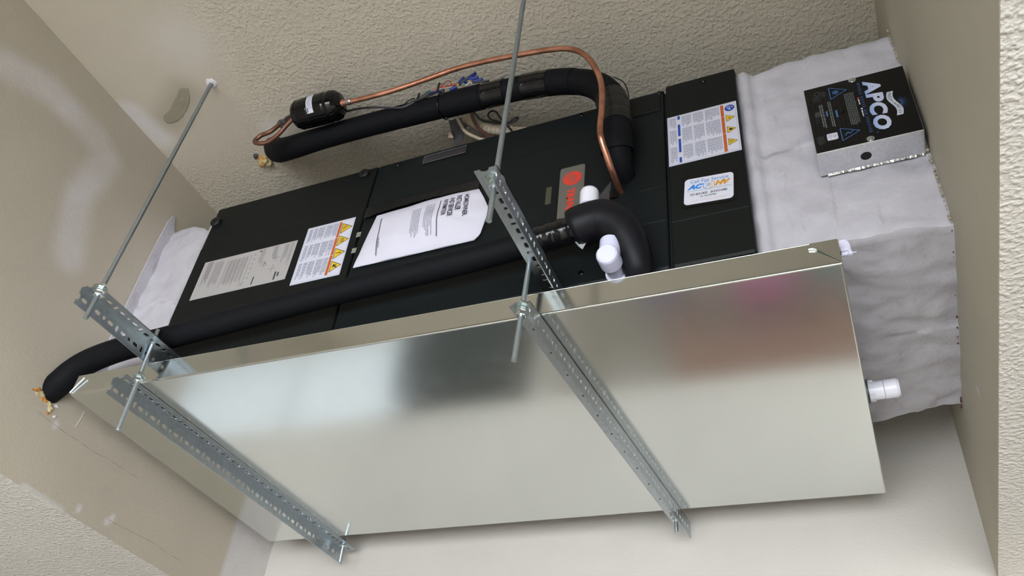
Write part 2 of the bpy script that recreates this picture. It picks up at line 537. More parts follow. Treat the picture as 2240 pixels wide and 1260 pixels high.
def l_patch(y, z):
    p = (y, z)
    w1 = 0.95 * sstep(0.050, 0.0, poly_d(p, [(-0.46, 0.610), (-0.34, 0.665), (-0.20, 0.665), (-0.140, 0.640), (-0.155, 0.50), (-0.105, 0.35)]) - 0.012)
    w1 *= 0.75 + 0.5 * noise.noise(Vector((y * 7, z * 7, 1)))
    w2 = 0.95 * sstep(0.655, 0.675, y + 0.02 * (z - 0.05)) * sstep(0.55, 0.3, z)
    w3 = max(0.9 * sstep(0.010, 0.004, math.hypot(y - a, (z - b) * 0.7)) for a, b in ((0.194, -0.121), (0.286, -0.100), (0.276, -0.112), (0.055, 0.004)))
    w4 = 0.9 * sstep(0.006, 0.002, poly_d(p, [(0.05, -0.140), (0.16, -0.141)]))
    return max(0, min(1, max(w1, w2, w3, w4)))
def l_stain(y, z):
    a = 0.22 * sstep(0.0032, 0.0008, poly_d((y, z), [(0.01, -0.005), (0.06, -0.002), (0.15, -0.006), (0.24, -0.002), (0.34, -0.012)]))
    b = 0.15 * sstep(0.0030, 0.0008, poly_d((y, z), [(0.27, -0.115), (0.40, -0.112), (0.52, -0.118)]))
    return max(a, b)
wall_l = sheet('wall_left', 'x', XL, (YF, YB + 0.1), (ZL + 0.002, ZC + 0.06), 0.006, M['wall'], -0.10, l_patch)
crack_m = mat('crack_shadow_brown', (0.30, 0.255, 0.195), 0.8)
for pl in ([(0.007, 0.006), (0.034, 0.0045), (0.081, 0.002), (0.120, 0.004), (0.163, 0.003), (0.205, 0.008), (0.247, 0.009), (0.307, 0.012)], [(0.274, -0.107), (0.339, -0.104), (0.414, -0.098), (0.47, -0.100), (0.530, -0.099)]):
    pts = [(XL, y + 0.001 * noise.noise(Vector((y * 90, 0, 0))), z + 0.002 * noise.noise(Vector((y * 60, 3, 0)))) for y, z in [(p.x, p.y) for p in cat([(a, b, 0) for a, b in pl], 6)]]
    MB().tube(pts, [0.0005 + 0.0005 * noise.noise(Vector((i * 0.4, 7, 0))) for i in range(len(pts))], 6).build('wall_crack', crack_m, wall_l)
for y, z0, z1 in ((0.104, 0.026, 0.068),):
    MB().tube([(XL, y - 0.003, z0), (XL, y, (z0 + z1) / 2), (XL, y, z1)], 0.0007, 6).build('wall_crack', M['plasterdab'] if 'plasterdab' in M else crack_m, wall_l)
sheet('wall_right', 'x', XR, (YF, YB + 0.1), (ZL + 0.002, ZC + 0.06), 0.02, M['wall_r'], 0.10,
      lambda y, z: max(0.85 * sstep(0.007, 0.003, math.hypot(y - a, z - b)) for a, b in ((-0.05, 0.62), (0.35, -0.02), (0.40, -0.05))))
sheet('wall_back', 'y', YB, (-4.0, 5.5), (-0.40, ZC + 0.06), 0.05, M['wall_b'], 0.12)
sheet('wall_front', 'y', YF, (XL - 0.1, XR + 0.1), (ZL + 0.002, ZC + 0.06), 0.1, M['wall'], -0.10)
lowc = MB()
for x0, x1, y0, y1 in ((-4.0, XL - 0.0005, -4.2, YB), (XR + 0.0005, 5.5, -4.2, YB), (XL - 0.0005, XR + 0.0005, -4.2, YF - 0.0005), (-4.0, 5.5, YB + 0.12, 3.7)):
    lowc.box(x0, x1, y0, y1, ZL, ZL + 0.05)
o = lowc.build('ceiling', M['low_ceiling']); tag(o, kind='structure')

# the room below, out of frame: floor, walls and daylit windows, the front one added to light the recess
room_wall = mat('room_wall_paint', (0.70, 0.66, 0.59), 0.8)
floor_m = mat('pale_floor_tile', (0.74, 0.71, 0.66), 0.45)
nt, N_, L_, b_ = nodes(floor_m)
bt = nt.nodes.new('ShaderNodeTexBrick'); bt.offset = 0.0
bt.inputs['Scale'].default_value = 2.0; bt.inputs['Mortar Size'].default_value = 0.008
bt.inputs['Color1'].default_value = (0.74, 0.71, 0.66, 1); bt.inputs['Color2'].default_value = (0.70, 0.67, 0.62, 1); bt.inputs['Mortar'].default_value = (0.35, 0.32, 0.28, 1)
L_.new(obj_coord(nt), bt.inputs['Vector']); L_.new(bt.outputs[0], b_.inputs['Base Color'])
tag(MB().box(-4.0, 5.5, -4.2, 3.7, FLOOR - 0.1, FLOOR).build('floor', floor_m), kind='structure')
tag(MB().box(-4.1, -4.0, -4.2, 2.6, FLOOR, ZL).build('wall_left_far', room_wall), kind='structure')
tag(MB().box(5.5, 5.6, -4.2, 3.7, FLOOR, ZL).build('wall_right_far', room_wall), kind='structure')
def wall_with_hole(name, y0, y1, hx0, hx1, hz0, hz1, xe=5.5):
    m_ = MB()
    m_.box(-4.0, hx0, y0, y1, FLOOR, ZL); m_.box(hx1, xe, y0, y1, FLOOR, ZL)
    m_.box(hx0, hx1, y0, y1, FLOOR, hz0); m_.box(hx0, hx1, y0, y1, hz1, ZL)
    return tag(m_.build(name, room_wall), kind='structure')
wall_with_hole('wall_front_far', -4.3, -4.2, -0.5, 4.9, -2.30, -0.35)
wall_with_hole('wall_back_far', 2.6, 2.7, -2.9, -0.86, -2.30, -0.75, -0.10)
tag(MB().box(-0.20, -0.10, 2.7, 3.7, FLOOR, ZL).build('wall_left_alcove', room_wall), kind='structure')
tag(MB().box(-0.20, 5.5, 3.6, 3.7, FLOOR, ZL).build('wall_back_alcove', room_wall), kind='structure')
def window(name, x0, x1, z0, z1, y, strength, col, bars):
    frame = mat(name + '_frame', (0.7, 0.7, 0.7), 0.4)
    fm = MB()
    for a, b, c, d in ((x0, x1, z0, z0 + 0.05), (x0, x1, z1 - 0.05, z1), (x0, x0 + 0.05, z0, z1), (x1 - 0.05, x1, z0, z1)):
        fm.box(a, b, y - 0.03, y + 0.03, c, d)
    root = tag(fm.build(name, frame), kind='structure')
    n_ = bars + 1; w = (x1 - x0 - 0.1) / n_
    pm = mat(name + '_daylit_glass', (0.8, 0.8, 0.8), 0.1, emit=col, estr=strength)
    for i in range(n_):
        a = x0 + 0.05 + w * i
        MB().box(a + (0.02 if i else 0), a + w - (0.02 if i < bars else 0), y - 0.004, y + 0.004, z0 + 0.05, z1 - 0.05).build('pane', pm, root)
        if i: MB().box(a - 0.02, a + 0.02, y - 0.02, y + 0.02, z0 + 0.05, z1 - 0.05).build('mullion', frame, root)
window('added_window', -0.5, 4.9, -2.30, -0.35, -4.25, WIN_ADDED, (0.89, 0.95, 1.0), 2)  # added unseen source behind the camera, placed to balance light on the walls
window('window_2', -2.9, -0.86, -2.30, -0.75, 2.65, WIN_BACK, (0.74, 0.88, 1.0), 1)

# ---------------------------------------------------------------- air handler
UX0, UX1, UY, UZ0, UZ1 = 0.138, 1.399, 0.048, 0.100, 0.588
ah = thing('air_handler', 'black horizontal air handler hung from the ceiling, covered with labels', 'air handler', (0.77, 0.3, UZ0))
def pbuild(mb, name, m, parent):
    """Parts are modelled in world coordinates; keep them in place under an Empty that sits at the thing's base."""
    o = mb.build(name, m, parent)
    if parent.parent is None:
        o.matrix_parent_inverse = Matrix.Translation(-parent.location)
    return o
pbuild(MB().bbox(UX0 + 0.004, UX1 - 0.004, UY + 0.010, UY + 0.53, UZ0, UZ1 - 0.004, 0.006), 'cabinet', M['seam'], ah)
def panel(x0, x1, zt, crease):
    prof = [(UY + 0.012, UZ0 + 0.001), (UY + 0.004, UZ0 + 0.001), (UY + 0.0012, UZ0 + 0.006), (UY + 0.0008, crease[0] - 0.002), (UY, crease[0]), (UY, crease[1]), (UY + 0.0010, crease[1] + 0.002), (UY + 0.0025, zt - 0.006), (UY + 0.006, zt), (UY + 0.10, zt)]
    mb = MB()
    n = len(prof)
    a = 0.0035
    rings = []
    for x, ins in ((x0, 1), (x0 + a * 0.3, 0.3), (x0 + a, 0), (x1 - a, 0), (x1 - a * 0.3, 0.3), (x1, 1)):
        rings.append([(x, y + 0.004 * ins, z) for y, z in prof])
    v = [p for r in rings for p in r]
    f = [(i * n + k, (i + 1) * n + k, (i + 1) * n + k + 1, i * n + k + 1) for i in range(len(rings) - 1) for k in range(n - 1)]
    mb.add(v, f)
    for r in (rings[0], rings[-1]):
        back = [(r[0][0], UY + 0.014, z) for _, _, z in r]
        mb.add(r + back, [(k, k + 1, n + k + 1, n + k) for k in range(n - 1)])
    return mb
pbuild(panel(UX0, 0.5905, UZ1, (0.235, 0.448)), 'access_panel', M['cab'], ah)
pbuild(panel(0.5950, 1.2570, UZ1 - 0.001, (0.215, 0.486)), 'access_panel', M['cab2'], ah)
pbuild(panel(1.2615, UX1, UZ1 + 0.008, (0.205, 0.500)), 'access_panel', M['cab'], ah)
# raised pads moulded in the middle panel
for x0, x1, z0, z1 in ((1.205, 1.250, 0.300, 0.405), (1.195, 1.250, 0.520, 0.570)):
    pbuild(MB().bbox(x0, x1, UY - 0.0008, UY + 0.002, z0, z1, 0.0006, 1), 'moulded_pad', M['cab'], ah)
def disc_knob(x, z, r):
    k = pbuild(lathe_bm((x, UY + 0.003, z), (0, -1, 0), [(0, r * 0.95), (0.002, r), (0.008, r), (0.0105, r * 0.86), (0.0105, r * 0.35), (0.008, r * 0.3)], 20), 'latch_knob', M['rubber'], ah)
    mb = MB()
    mb.box(x - r * 1.05, x + r * 1.35, UY - 0.0005, UY + 0.001, z + r * 0.25, z + r * 1.5)
disc_knob(0.153, 0.533, 0.0140)
disc_knob(0.563, 0.566, 0.0125)
for x, z in ((0.648, 0.570), (1.084, 0.573), (1.249, 0.575), (1.338, 0.577), (1.10, 0.13)):
    s_ = pbuild(lathe_bm((x, UY + 0.003, z), (0, -1, 0), [(0, 0.0055), (0.0028, 0.0055), (0.0036, 0.0045)], 12), 'screw', M['gloss'], ah)
# metal latch tabs left of the envelope
for x, z in ((0.5925, 0.364), (0.592, 0.318)):
    pbuild(MB().bbox(x - 0.003, x + 0.0085, UY - 0.003, UY + 0.001, z - 0.007, z + 0.008, 0.0012), 'latch_tab', M['nut'], ah)

FACE_N = Vector((0, -1, 0))
def lab_frame(x0, z1): return Fr((x0, UY - 0.0004, z1), (0, 0, -1), (1, 0, 0))   # text runs down, letter tops to the right
def plate(fr, w, h, th=0.0009, r=0.0):
    """Sheet of width w (along t) and height h (along u) with optional rounded corners."""
    if r:
        pts = []
        for ct, cu, a0 in ((w - r, r, -90), (w - r, h - r, 0), (r, h - r, 90), (r, r, 180)):
            for k in range(7):
                a = R(a0 + 15 * k); pts.append((ct + r * math.cos(a), cu + r * math.sin(a)))
    else: pts = [(0, 0), (w, 0), (w, h), (0, h)]
    n = len(pts); mb = MB()
    A = [fr.p(t, u, -0.0006) for t, u in pts]; B = [fr.p(t, u, th - 0.0004) for t, u in pts]
    mb.add(A + B, [list(range(n))[::-1], [n + i for i in range(n)]] + [(i, (i + 1) % n, n + (i + 1) % n, n + i) for i in range(n)])
    return mb
PN = 0.0008

# silver rating label
fr = lab_frame(0.1745, 0.3960)
w, h = 0.1140, 0.2565
A = pbuild(plate(fr, w, h), 'rating_label', M['silver'], ah); A['label'] = 'silver rating label with grey data print'
pr = Print(fr, PN)
pr.greek(0.004, 0.085, h - 0.006, h - 0.014, 3, lw=0.4); pr.greek(0.006, 0.060, h - 0.018, h - 0.030, 4, lw=0.45)
pr.greek(0.004, 0.045, h - 0.048, h - 0.060, 4, lw=0.5); pr.greek(0.004, 0.060, h - 0.082, h - 0.094, 4, lw=0.4)
for i in range(6): pr.text('0' if i % 2 else '6', 0.012 + 0.014 * i, 0.017 + 0.014 * i, h - 0.112, h - 0.106)
pr.greek(0.004, 0.075, 0.028, 0.012, 5, lw=0.6); pr.greek(0.010, 0.085, 0.060, 0.034, 8, lw=0.35, rag=0.2)
for i in range(7): pr.rect(0.012, 0.095 - 0.004 * (i % 3), h - 0.120 - 0.011 * i, h - 0.119 - 0.011 * i)
pr.greek(0.016, 0.090, 0.130, 0.075, 12, lw=0.3, rag=0.15)
tag(pbuild(pr, 'grey_print', M['inks'], A), kind='stuff')
pr = Print(fr, PN)
pr.rect(0.085, 0.108, h - 0.034, h - 0.030); pr.rect(0.088, 0.100, h - 0.026, h - 0.022)
pr.text('C', 0.050, 0.060, h - 0.076, h - 0.068); pr.text('US', 0.044, 0.049, h - 0.077, h - 0.071)
pr.line(0.060, h - 0.046, 0.085, h - 0.048, 0.0006); pr.line(0.072, h - 0.058, 0.072, h - 0.038, 0.0006)
pr.line(0.030, h - 0.046, 0.050, h - 0.046, 0.0006); pr.line(0.040, h - 0.056, 0.040, h - 0.036, 0.0006)
pr.rect(0.006, 0.011, h - 0.098, h - 0.094); pr.rect(0.085, 0.108, h - 0.092, h - 0.089)
pr.line(0.092, h - 0.128, 0.104, h - 0.116, 0.0006); pr.line(0.104, h - 0.128, 0.094, h - 0.114, 0.0006)
tag(pbuild(pr, 'dark_print', M['inkd'], A), kind='stuff')

def hazard(parent, fr, t, u, sz, kind):
    tr = Print(fr, PN); tr.tri(t - sz / 2, t + sz / 2, u, u + sz * 0.86)
    o = pbuild(tr, 'hazard_triangle', M['yellow'], parent)
    k = Print(fr, PN + 0.0002)
    for a, b in (((t - sz / 2, u), (t + sz / 2, u)), ((t + sz / 2, u), (t, u + sz * 0.86)), ((t, u + sz * 0.86), (t - sz / 2, u))):
        k.line(*a, *b, sz * 0.045)
    c = u + sz * 0.30
    if kind == 'bang': k.rect(t - sz * 0.04, t + sz * 0.04, c - sz * 0.02, c + sz * 0.26); k.disc(t, c - sz * 0.12, sz * 0.05, 10)
    elif kind == 'bolt': k.poly([(t - sz * .1, c - sz * .02), (t + sz * .04, c - sz * .02), (t - sz * .02, c - sz * .18), (t + sz * .13, c + sz * .08), (t, c + sz * .08), (t + sz * .06, c + sz * .25)])
    elif kind == 'flame': k.disc(t, c, sz * .15, 12); k.poly([(t - sz * .14, c + sz * .02), (t + sz * .14, c + sz * .02), (t + sz * .02, c + sz * .33)])
    elif kind == 'hand': k.rect(t - sz * .16, t + sz * .10, c - sz * .12, c + sz * .0); k.line(t - sz * .05, c, t + sz * .18, c + sz * .22, sz * .09); k.line(t - sz * .12, c, t - sz * .08, c + sz * .2, sz * .06)
    elif kind == 'fan':
        for q in range(5): k.line(t - sz * .2 + q * sz * .1, c - sz * .15, t - sz * .13 + q * sz * .07, c + sz * .20, sz * .035)
    else:
        for q in range(6): k.line(t - sz * .24, c - sz * .18 + q * sz * .07, t + sz * .24 - q * sz * .05, c - sz * .15 + q * sz * .07, sz * .025)
    pbuild(k, 'pictogram', M['ink'], parent)
# warning label with four triangles
fr = lab_frame(0.4505, 0.4250); w, h = 0.1665, 0.1225
Bl = pbuild(plate(fr, w, h), 'warning_label', M['label'], ah); Bl['label'] = 'white warning label with four yellow triangles and an orange bar'
ob = Print(fr, PN)
for t0, t1 in ((0.006, 0.052), (0.0535, 0.104), (0.1055, 0.160)): ob.rect(t0, t1, h * 0.690, h * 0.745)
pbuild(ob, 'orange_bar', M['orange'], Bl)
for t, k in ((0.027, 'wave'), (0.064, 'fan'), (0.101, 'bang'), (0.138, 'hand')): hazard(Bl, fr, t, h * 0.765, 0.0300, k)
pr = Print(fr, PN)
for t0, t1 in ((0.007, 0.050), (0.056, 0.102), (0.108, 0.158)):
    for u1, u0, n in ((0.675, 0.575, 3), (0.56, 0.42, 5), (0.39, 0.26, 5), (0.24, 0.16, 3), (0.13, 0.06, 3)):
        pr.greek(t0, t1, h * u1, h * u0, n, lw=0.62)
tag(pbuild(pr, 'small_print', M['inkg'], Bl), kind='stuff')
bo = Print(fr, PN)
for a in ((0.003, 0.003, w - 0.003, 0.003), (0.003, h - 0.003, w - 0.003, h - 0.003), (0.003, 0.003, 0.003, h - 0.003), (w - 0.003, 0.003, w - 0.003, h - 0.003)): bo.line(*a, 0.0005)
pbuild(bo, 'border_line', M['inkg'], Bl)
# warning label on the right panel
fr = lab_frame(1.2635, 0.4870); w, h = 0.1400, 0.1320
Dl = pbuild(plate(fr, w, h), 'warning_label', M['label'], ah); Dl['label'] = 'white warning label with blue disc, three yellow triangles and orange and blue bars'
ob = Print(fr, PN)
for t0, t1 in ((0.004, 0.037), (0.038, 0.086), (0.087, 0.136)): ob.rect(t0, t1, h * 0.772, h * 0.815)
pbuild(ob, 'orange_bar', M['orange'], Dl)
ob = Print(fr, PN)
for t0, t1 in ((0.003, 0.013), (0.028, 0.062), (0.070, 0.108), (0.122, 0.136)): ob.rect(t0, t1, h * 0.150, h * 0.185)
pbuild(ob, 'blue_bar', M['blue'], Dl)
ob = Print(fr, PN); ob.disc(0.0165, h * 0.900, 0.0092, 24); pbuild(ob, 'blue_disc', M['blue'], Dl)
ob = Print(fr, PN + 0.0002); ob.disc(0.0145, h * 0.885, 0.0022, 10, 0.0034); ob.rect(0.0185, 0.0215, h * 0.885, h * 0.915); ob.line(0.012, h * 0.93, 0.017, h * 0.94, 0.0012)
pbuild(ob, 'disc_pictogram', M['white'], Dl)
for t, k in ((0.045, 'bolt'), (0.078, 'flame'), (0.112, 'wave')): hazard(Dl, fr, t, h * 0.840, 0.0185, k)
pr = Print(fr, PN)
for t0, t1 in ((0.006, 0.038), (0.042, 0.087), (0.091, 0.135)):
    for u1, u0, n in ((0.755, 0.55, 7), (0.525, 0.375, 7), (0.35, 0.21, 6), (0.13, 0.03, 5)):
        pr.greek(t0, t1, h * u1, h * u0, n, lw=0.58, rag=0.3)
tag(pbuild(pr, 'small_print', M['inkg'], Dl), kind='stuff')
bo = Print(fr, PN)
for a in ((0.002, 0.002, w - 0.002, 0.002), (0.002, h - 0.003, w - 0.002, h - 0.003), (0.002, 0.002, 0.002, h - 0.003), (w - 0.002, 0.002, w - 0.002, h - 0.003)): bo.line(*a, 0.0005)
pbuild(bo, 'border_line', M['inkg'], Dl)
# service sticker on its black mounting plate
a = R(-4.0)
T = Vector((math.cos(a), 0, math.sin(a))); U = Vector((-math.sin(a), 0, math.cos(a)))
fr = Fr(Vector((1.2865, UY - 0.0010, 0.2365)), T, U); w, h = 0.0860, 0.0640
mp = pbuild(plate(Fr(fr.p(-0.005, -0.006, -0.0006), T, U), w + 0.010, h + 0.014, 0.0012, 0.010), 'mounting_plate', M['gloss'], ah)
E_ = pbuild(plate(fr, w, h, 0.0012, 0.0075), 'service_sticker', M['sticker'], ah); E_['label'] = 'white rounded service sticker with blue and amber lettering'
def sp(col, body, t0, t1, u0, u1, bold=0, shear=0):
    p_ = Print(fr, 0.0011); p_.text(body, w * t0, w * t1, h * u0, h * u1, bold, shear)
    return pbuild(p_, 'lettering', M[col], E_)
sp('sky', 'Call For Service', 0.12, 0.90, 0.80, 0.925, 0.012)
sp('azure', 'AC', 0.06, 0.385, 0.560, 0.750, 0.075, 0.35)
sp('amber', 'HV', 0.62, 0.95, 0.570, 0.760, 0.075, 0.35)
sp('teal', 'Air Conditioning Heating & Ventilation Services', 0.055, 0.955, 0.470, 0.525)
sp('ink', '727-453-2432', 0.12, 0.475, 0.315, 0.40, 0.02, 0.1); sp('ink', '813-917-2982', 0.545, 0.875, 0.315, 0.40, 0.02, 0.1)
sp('ink', 'Lic. CAC1819841', 0.335, 0.66, 0.215, 0.275, 0.015)
sp('peach', 'www.achvservices.com', 0.145, 0.86, 0.085, 0.15)
hexb = Print(fr, 0.0011); hexo = Print(fr, 0.0011)
hc, hu, hr = w * 0.505, h * 0.655, h * 0.172
hp = [(hc + hr * math.cos(R(60 * k + 90)), hu + hr * math.sin(R(60 * k + 90))) for k in range(6)]
for k in (0, 1): hexb.line(*hp[k], *hp[k + 1], 0.0011)
hexb.line(*hp[2], hc - hr * 0.3, hu - hr * 0.75, 0.0011)
for k in (3, 4): hexo.line(*hp[k], *hp[k + 1], 0.0011)
hexo.line(*hp[5], hc + hr * 0.35, hu + hr * 0.72, 0.0011)
for k in range(8):
    q = R(45 * k + 10); P_ = hexb if 60 < (45 * k + 10) < 250 else hexo
    P_.line(hc + 0.0008 * math.cos(q), hu + 0.0008 * math.sin(q), hc + hr * 0.6 * math.cos(q), hu + hr * 0.6 * math.sin(q), 0.0008)
pbuild(hexb, 'hexagon_half', M['azure'], E_); pbuild(hexo, 'hexagon_half', M['amber'], E_)

# maker's badge and control strip
fr = lab_frame(1.0475, 0.4140); w, h = 0.180, 0.0510
rim = Fr(fr.p(-0.003, -0.003, -0.0002), fr.T, fr.U)
pbuild(plate(rim, w + 0.006, h + 0.007, 0.0010, 0.007), 'badge_bezel', M['gloss'], ah)
Cb = pbuild(plate(fr, w, h, 0.0013, 0.0055), 'badge', M['plate'], ah); Cb['label'] = 'grey badge with red disc and red lettering'
p_ = Print(fr, 0.0012); p_.disc(0.0345, h * 0.515, 0.0192, 32); pbuild(p_, 'red_disc', M['red'], Cb)
p_ = Print(fr, 0.0014)
for i in range(7): p_.line(0.020, h * 0.515 - 0.010 + 0.0022 * i, 0.036, h * 0.515 - 0.010 + 0.0022 * i, 0.0007)
for i in range(6): p_.line(0.031, h * 0.515 - 0.004 + 0.0022 * i, 0.048, h * 0.515 - 0.004 + 0.0022 * i, 0.0007)
pbuild(p_, 'disc_stripes', M['plate'], Cb)
p_ = Print(fr, 0.0012); p_.text('TRANE', 0.0625, 0.129, h * 0.33, h * 0.655, 0.055, 0, 0.92); pbuild(p_, 'lettering', M['red'], Cb)
ctl = pbuild(MB().bbox(0.954, 1.044, UY - 0.0007, UY + 0.002, 0.225, 0.420, 0.0005, 1), 'control_strip', M['cab2'], ah)
fr2 = lab_frame(0.954, 0.420)
p_ = Print(fr2, 0.0008); p_.rect(0.050, 0.098, 0.0665, 0.0780); pbuild(p_, 'display_window', M['lcd'], ctl)
p_ = Print(fr2, 0.0008)
t0, t1, u0, u1 = 0.050, 0.089, 0.019, 0.054
for aa in ((t0, u0, t1, u0), (t0, u1, t1, u1), (t0, u0, t0, u1), (t1, u0, t1, u1)): p_.line(*aa, 0.0014)
q0, q1, r0, r1 = 0.063, 0.076, 0.030, 0.043
for aa in ((q0, r0, q1, r0), (q0, r1, q1, r1), (q0, r0, q0, r1), (q1, r0, q1, r1), (t0, u0, q0, r0), (t0, u1, q0, r1), (t1, u0, q1, r0), (t1, u1, q1, r1)): p_.line(*aa, 0.0011)
pbuild(p_, 'keypad_outline', M['seam'], ctl)
# clear tape strip near the top edge, with wrinkled bright edges
fr3 = Fr((0.7160, UY - 0.0002, 0.5475), (1, 0, 0), (0, 0, 1))
tp = pbuild(plate(fr3, 0.105, 0.0245, 0.0010), 'clear_tape', M['clear'], ah)
p_ = Print(fr3, 0.0012); p_.rect(0.001, 0.104, 0.0225, 0.0240); p_.rect(0.001, 0.100, 0.0004, 0.0013); p_.rect(0.0, 0.0012, 0.001, 0.024)
pbuild(p_, 'tape_edge', mat('tape_edge', (0.16, 0.16, 0.19), 0.3), tp)
# dark corner label right of the badge
fr4 = lab_frame(1.118, 0.350)
p_ = Print(fr4, 0.0006); p_.poly([(0.005, 0.034), (0.115, 0.034), (0.115, 0.0), (0.055, 0.0)])
dk = pbuild(p_, 'corner_decal', mat('corner_decal_grey', (0.045, 0.042, 0.048), 0.4), ah)
p_ = Print(fr4, 0.0009); p_.text('S', 0.054, 0.061, 0.019, 0.027, 0.02); p_.text('y', 0.064, 0.070, 0.018, 0.024, 0.02)
pbuild(p_, 'lettering', M['white'], dk)
# pipe opening bracket where the copper tube enters
pbuild(MB().bbox(1.150, 1.166, UY - 0.004, UY + 0.002, 0.296, 0.318, 0.001), 'pipe_collar', M['gloss'], ah)

# ---------------------------------------------------------------- mastic covered ducts
def duct(name, label, x0, x1, y0, y1, z0, z1, front=None, seed=0, taper=None, ztop=None):
    root = thing(name, label, 'duct', ((x0 + x1) / 2, (y0 + y1) / 2, z0))
    mb = MB(); res = 0.008
    def nz(p, s, a): return a * noise.noise(Vector((p[0] * s + seed, p[1] * s, p[2] * s)))
    def surf(fn, na, nb):
        v = [fn(i / na, j / nb) for j in range(nb + 1) for i in range(na + 1)]
        f = [(j * (na + 1) + i, j * (na + 1) + i + 1, (j + 1) * (na + 1) + i + 1, (j + 1) * (na + 1) + i) for j in range(nb) for i in range(na)]
        mb.add(v, f, True)
    nx, ny, nz_ = int((x1 - x0) / res), int((y1 - y0) / res), int((z1 - z0) / res)
    def edge(x, y, z):
        # rounded box corners plus trowel waviness
        dy = nz((x, y, z), 9, 0.007) + nz((x, y, z), 26, 0.0040) + nz((x, y, z), 60, 0.0018)
        dz = nz((x, z, y), 8, 0.009) + nz((z, x, y), 24, 0.0055) + nz((z, x, y), 60, 0.0022)
        rr = 0.012
        yy, zz = y, z
        ky = max(0, 1 - (y - y0) / rr); kb = max(0, 1 - (z - z0) / rr); kt = max(0, 1 - (z1 - z) / rr)
        yy += rr * 0.30 * (kb * kb + kt * kt) * (1 if y < (y0 + y1) / 2 else -1)
        zz += rr * 0.30 * (ky * ky) * (1 if z < (z0 + z1) / 2 else -1)
        if front: yy += front(x, z) * max(0, 1 - (y - y0) / 0.05)
        if taper: yy += taper(x, y)
        if ztop: zz -= ztop(x) * (z - z0) / (z1 - z0)
        return (x, yy + dy * (1 if y < y0 + 0.03 or y > y1 - 0.03 else 0.3), zz + dz * (1 if z < z0 + 0.03 or z > z1 - 0.03 else 0.3))
    surf(lambda a, b: edge(x0 + (x1 - x0) * a, y0, z0 + (z1 - z0) * b), nx, nz_)
    surf(lambda a, b: edge(x0 + (x1 - x0) * a, y0 + (y1 - y0) * b, z0), nx, ny)
    surf(lambda a, b: edge(x0 + (x1 - x0) * a, y0 + (y1 - y0) * b, z1), nx, ny)
    surf(lambda a, b: edge(x0 + (x1 - x0) * a, y1, z0 + (z1 - z0) * b), nx, nz_)
    pbuild(mb, 'duct_body', M['mastic'], root)
    return root
# mastic rolls over the unit's edge as a ridge, and flares onto the wall
def fr_right(x, z):
    ridge = -0.010 * math.exp(-((x - 1.412) / 0.010) ** 2) + 0.004 * math.exp(-((x - 1.430) / 0.008) ** 2)
    return ridge
sup = duct('supply_duct', 'lumpy white mastic sealed duct between the black unit and the right wall', 1.398, XR, 0.075, 0.600, 0.104, 0.602, fr_right, 3.1,
           lambda x, y: (0.030 * sstep(1.60, 1.50, x) if y > 0.5 else 0))
def strip(root, name, x, pts, th, axis):
    """Mastic fillet smeared on a wall: outline in (y,z)."""
    mb = MB()
    P = [(x, p[0] + 0.003 * noise.noise(Vector((p[0] * 40, p[1] * 40, 0))), p[1]) for p in pts]
    n = len(P)
    Q = [(x + th, (p[1] - 0.0) , p[2]) for p in P]
    mb.add(P + Q, [list(range(n)), [n + i for i in range(n)][::-1]] + [(i, (i + 1) % n, n + (i + 1) % n, n + i) for i in range(n)])
    return pbuild(mb, name, M['mastic'], root)
ret = duct('return_duct', 'short white mastic sealed duct between the black unit and the left wall', XL, UX0 + 0.004, 0.108, 0.600, 0.104, 0.632, lambda x, z: -0.045 * sstep(0.05, 0.13, x), 9.7, None, lambda x: 0.075 * sstep(-0.02, 0.13, x))
strip(ret, 'wall_flange', XL + 0.0005, [(0.080, 0.10), (0.080, 0.25), (0.079, 0.40), (0.080, 0.55), (0.084, 0.640), (0.090, 0.662), (0.099, 0.664), (0.107, 0.645), (0.112, 0.630), (0.14, 0.625), (0.14, 0.10)], 0.0035, 'x')
# foam and torn edge where the right duct meets the wall
mb = MB()
for i in range(120):
    z = 0.10 + 0.50 * i / 119
    p = Vector((XR - 0.004, 0.066 + 0.006 * noise.noise(Vector((0, z * 30, 2))) + 0.008 * (random.random() - 0.5), z + 0.006 * random.random()))
    bm = bmesh.new(); bmesh.ops.create_icosphere(bm, subdivisions=1, radius=0.0008 + 0.0028 * random.random() ** 2)
    mb.bm(bm, True, Matrix.Translation(p))
o = pbuild(mb, 'foam_edge', mat('tan_gap_foam', (0.40, 0.34, 0.25), 0.7), sup); tag(o, kind='stuff')
mb = MB()
for i in range(22):
    p = Vector((XR - 0.003, random.choice((0.09 + 0.5 * random.random(), 0.56 + 0.04 * random.random())), 0.100 + 0.003 * random.random()))
    bm = bmesh.new(); bmesh.ops.create_icosphere(bm, subdivisions=1, radius=0.0007 + 0.0015 * random.random())
    mb.bm(bm, True, Matrix.Translation(p))
o = pbuild(mb, 'sealant_specks', mat('magenta_sealant', (0.10, 0.022, 0.035), 0.5), sup); tag(o, kind='stuff')

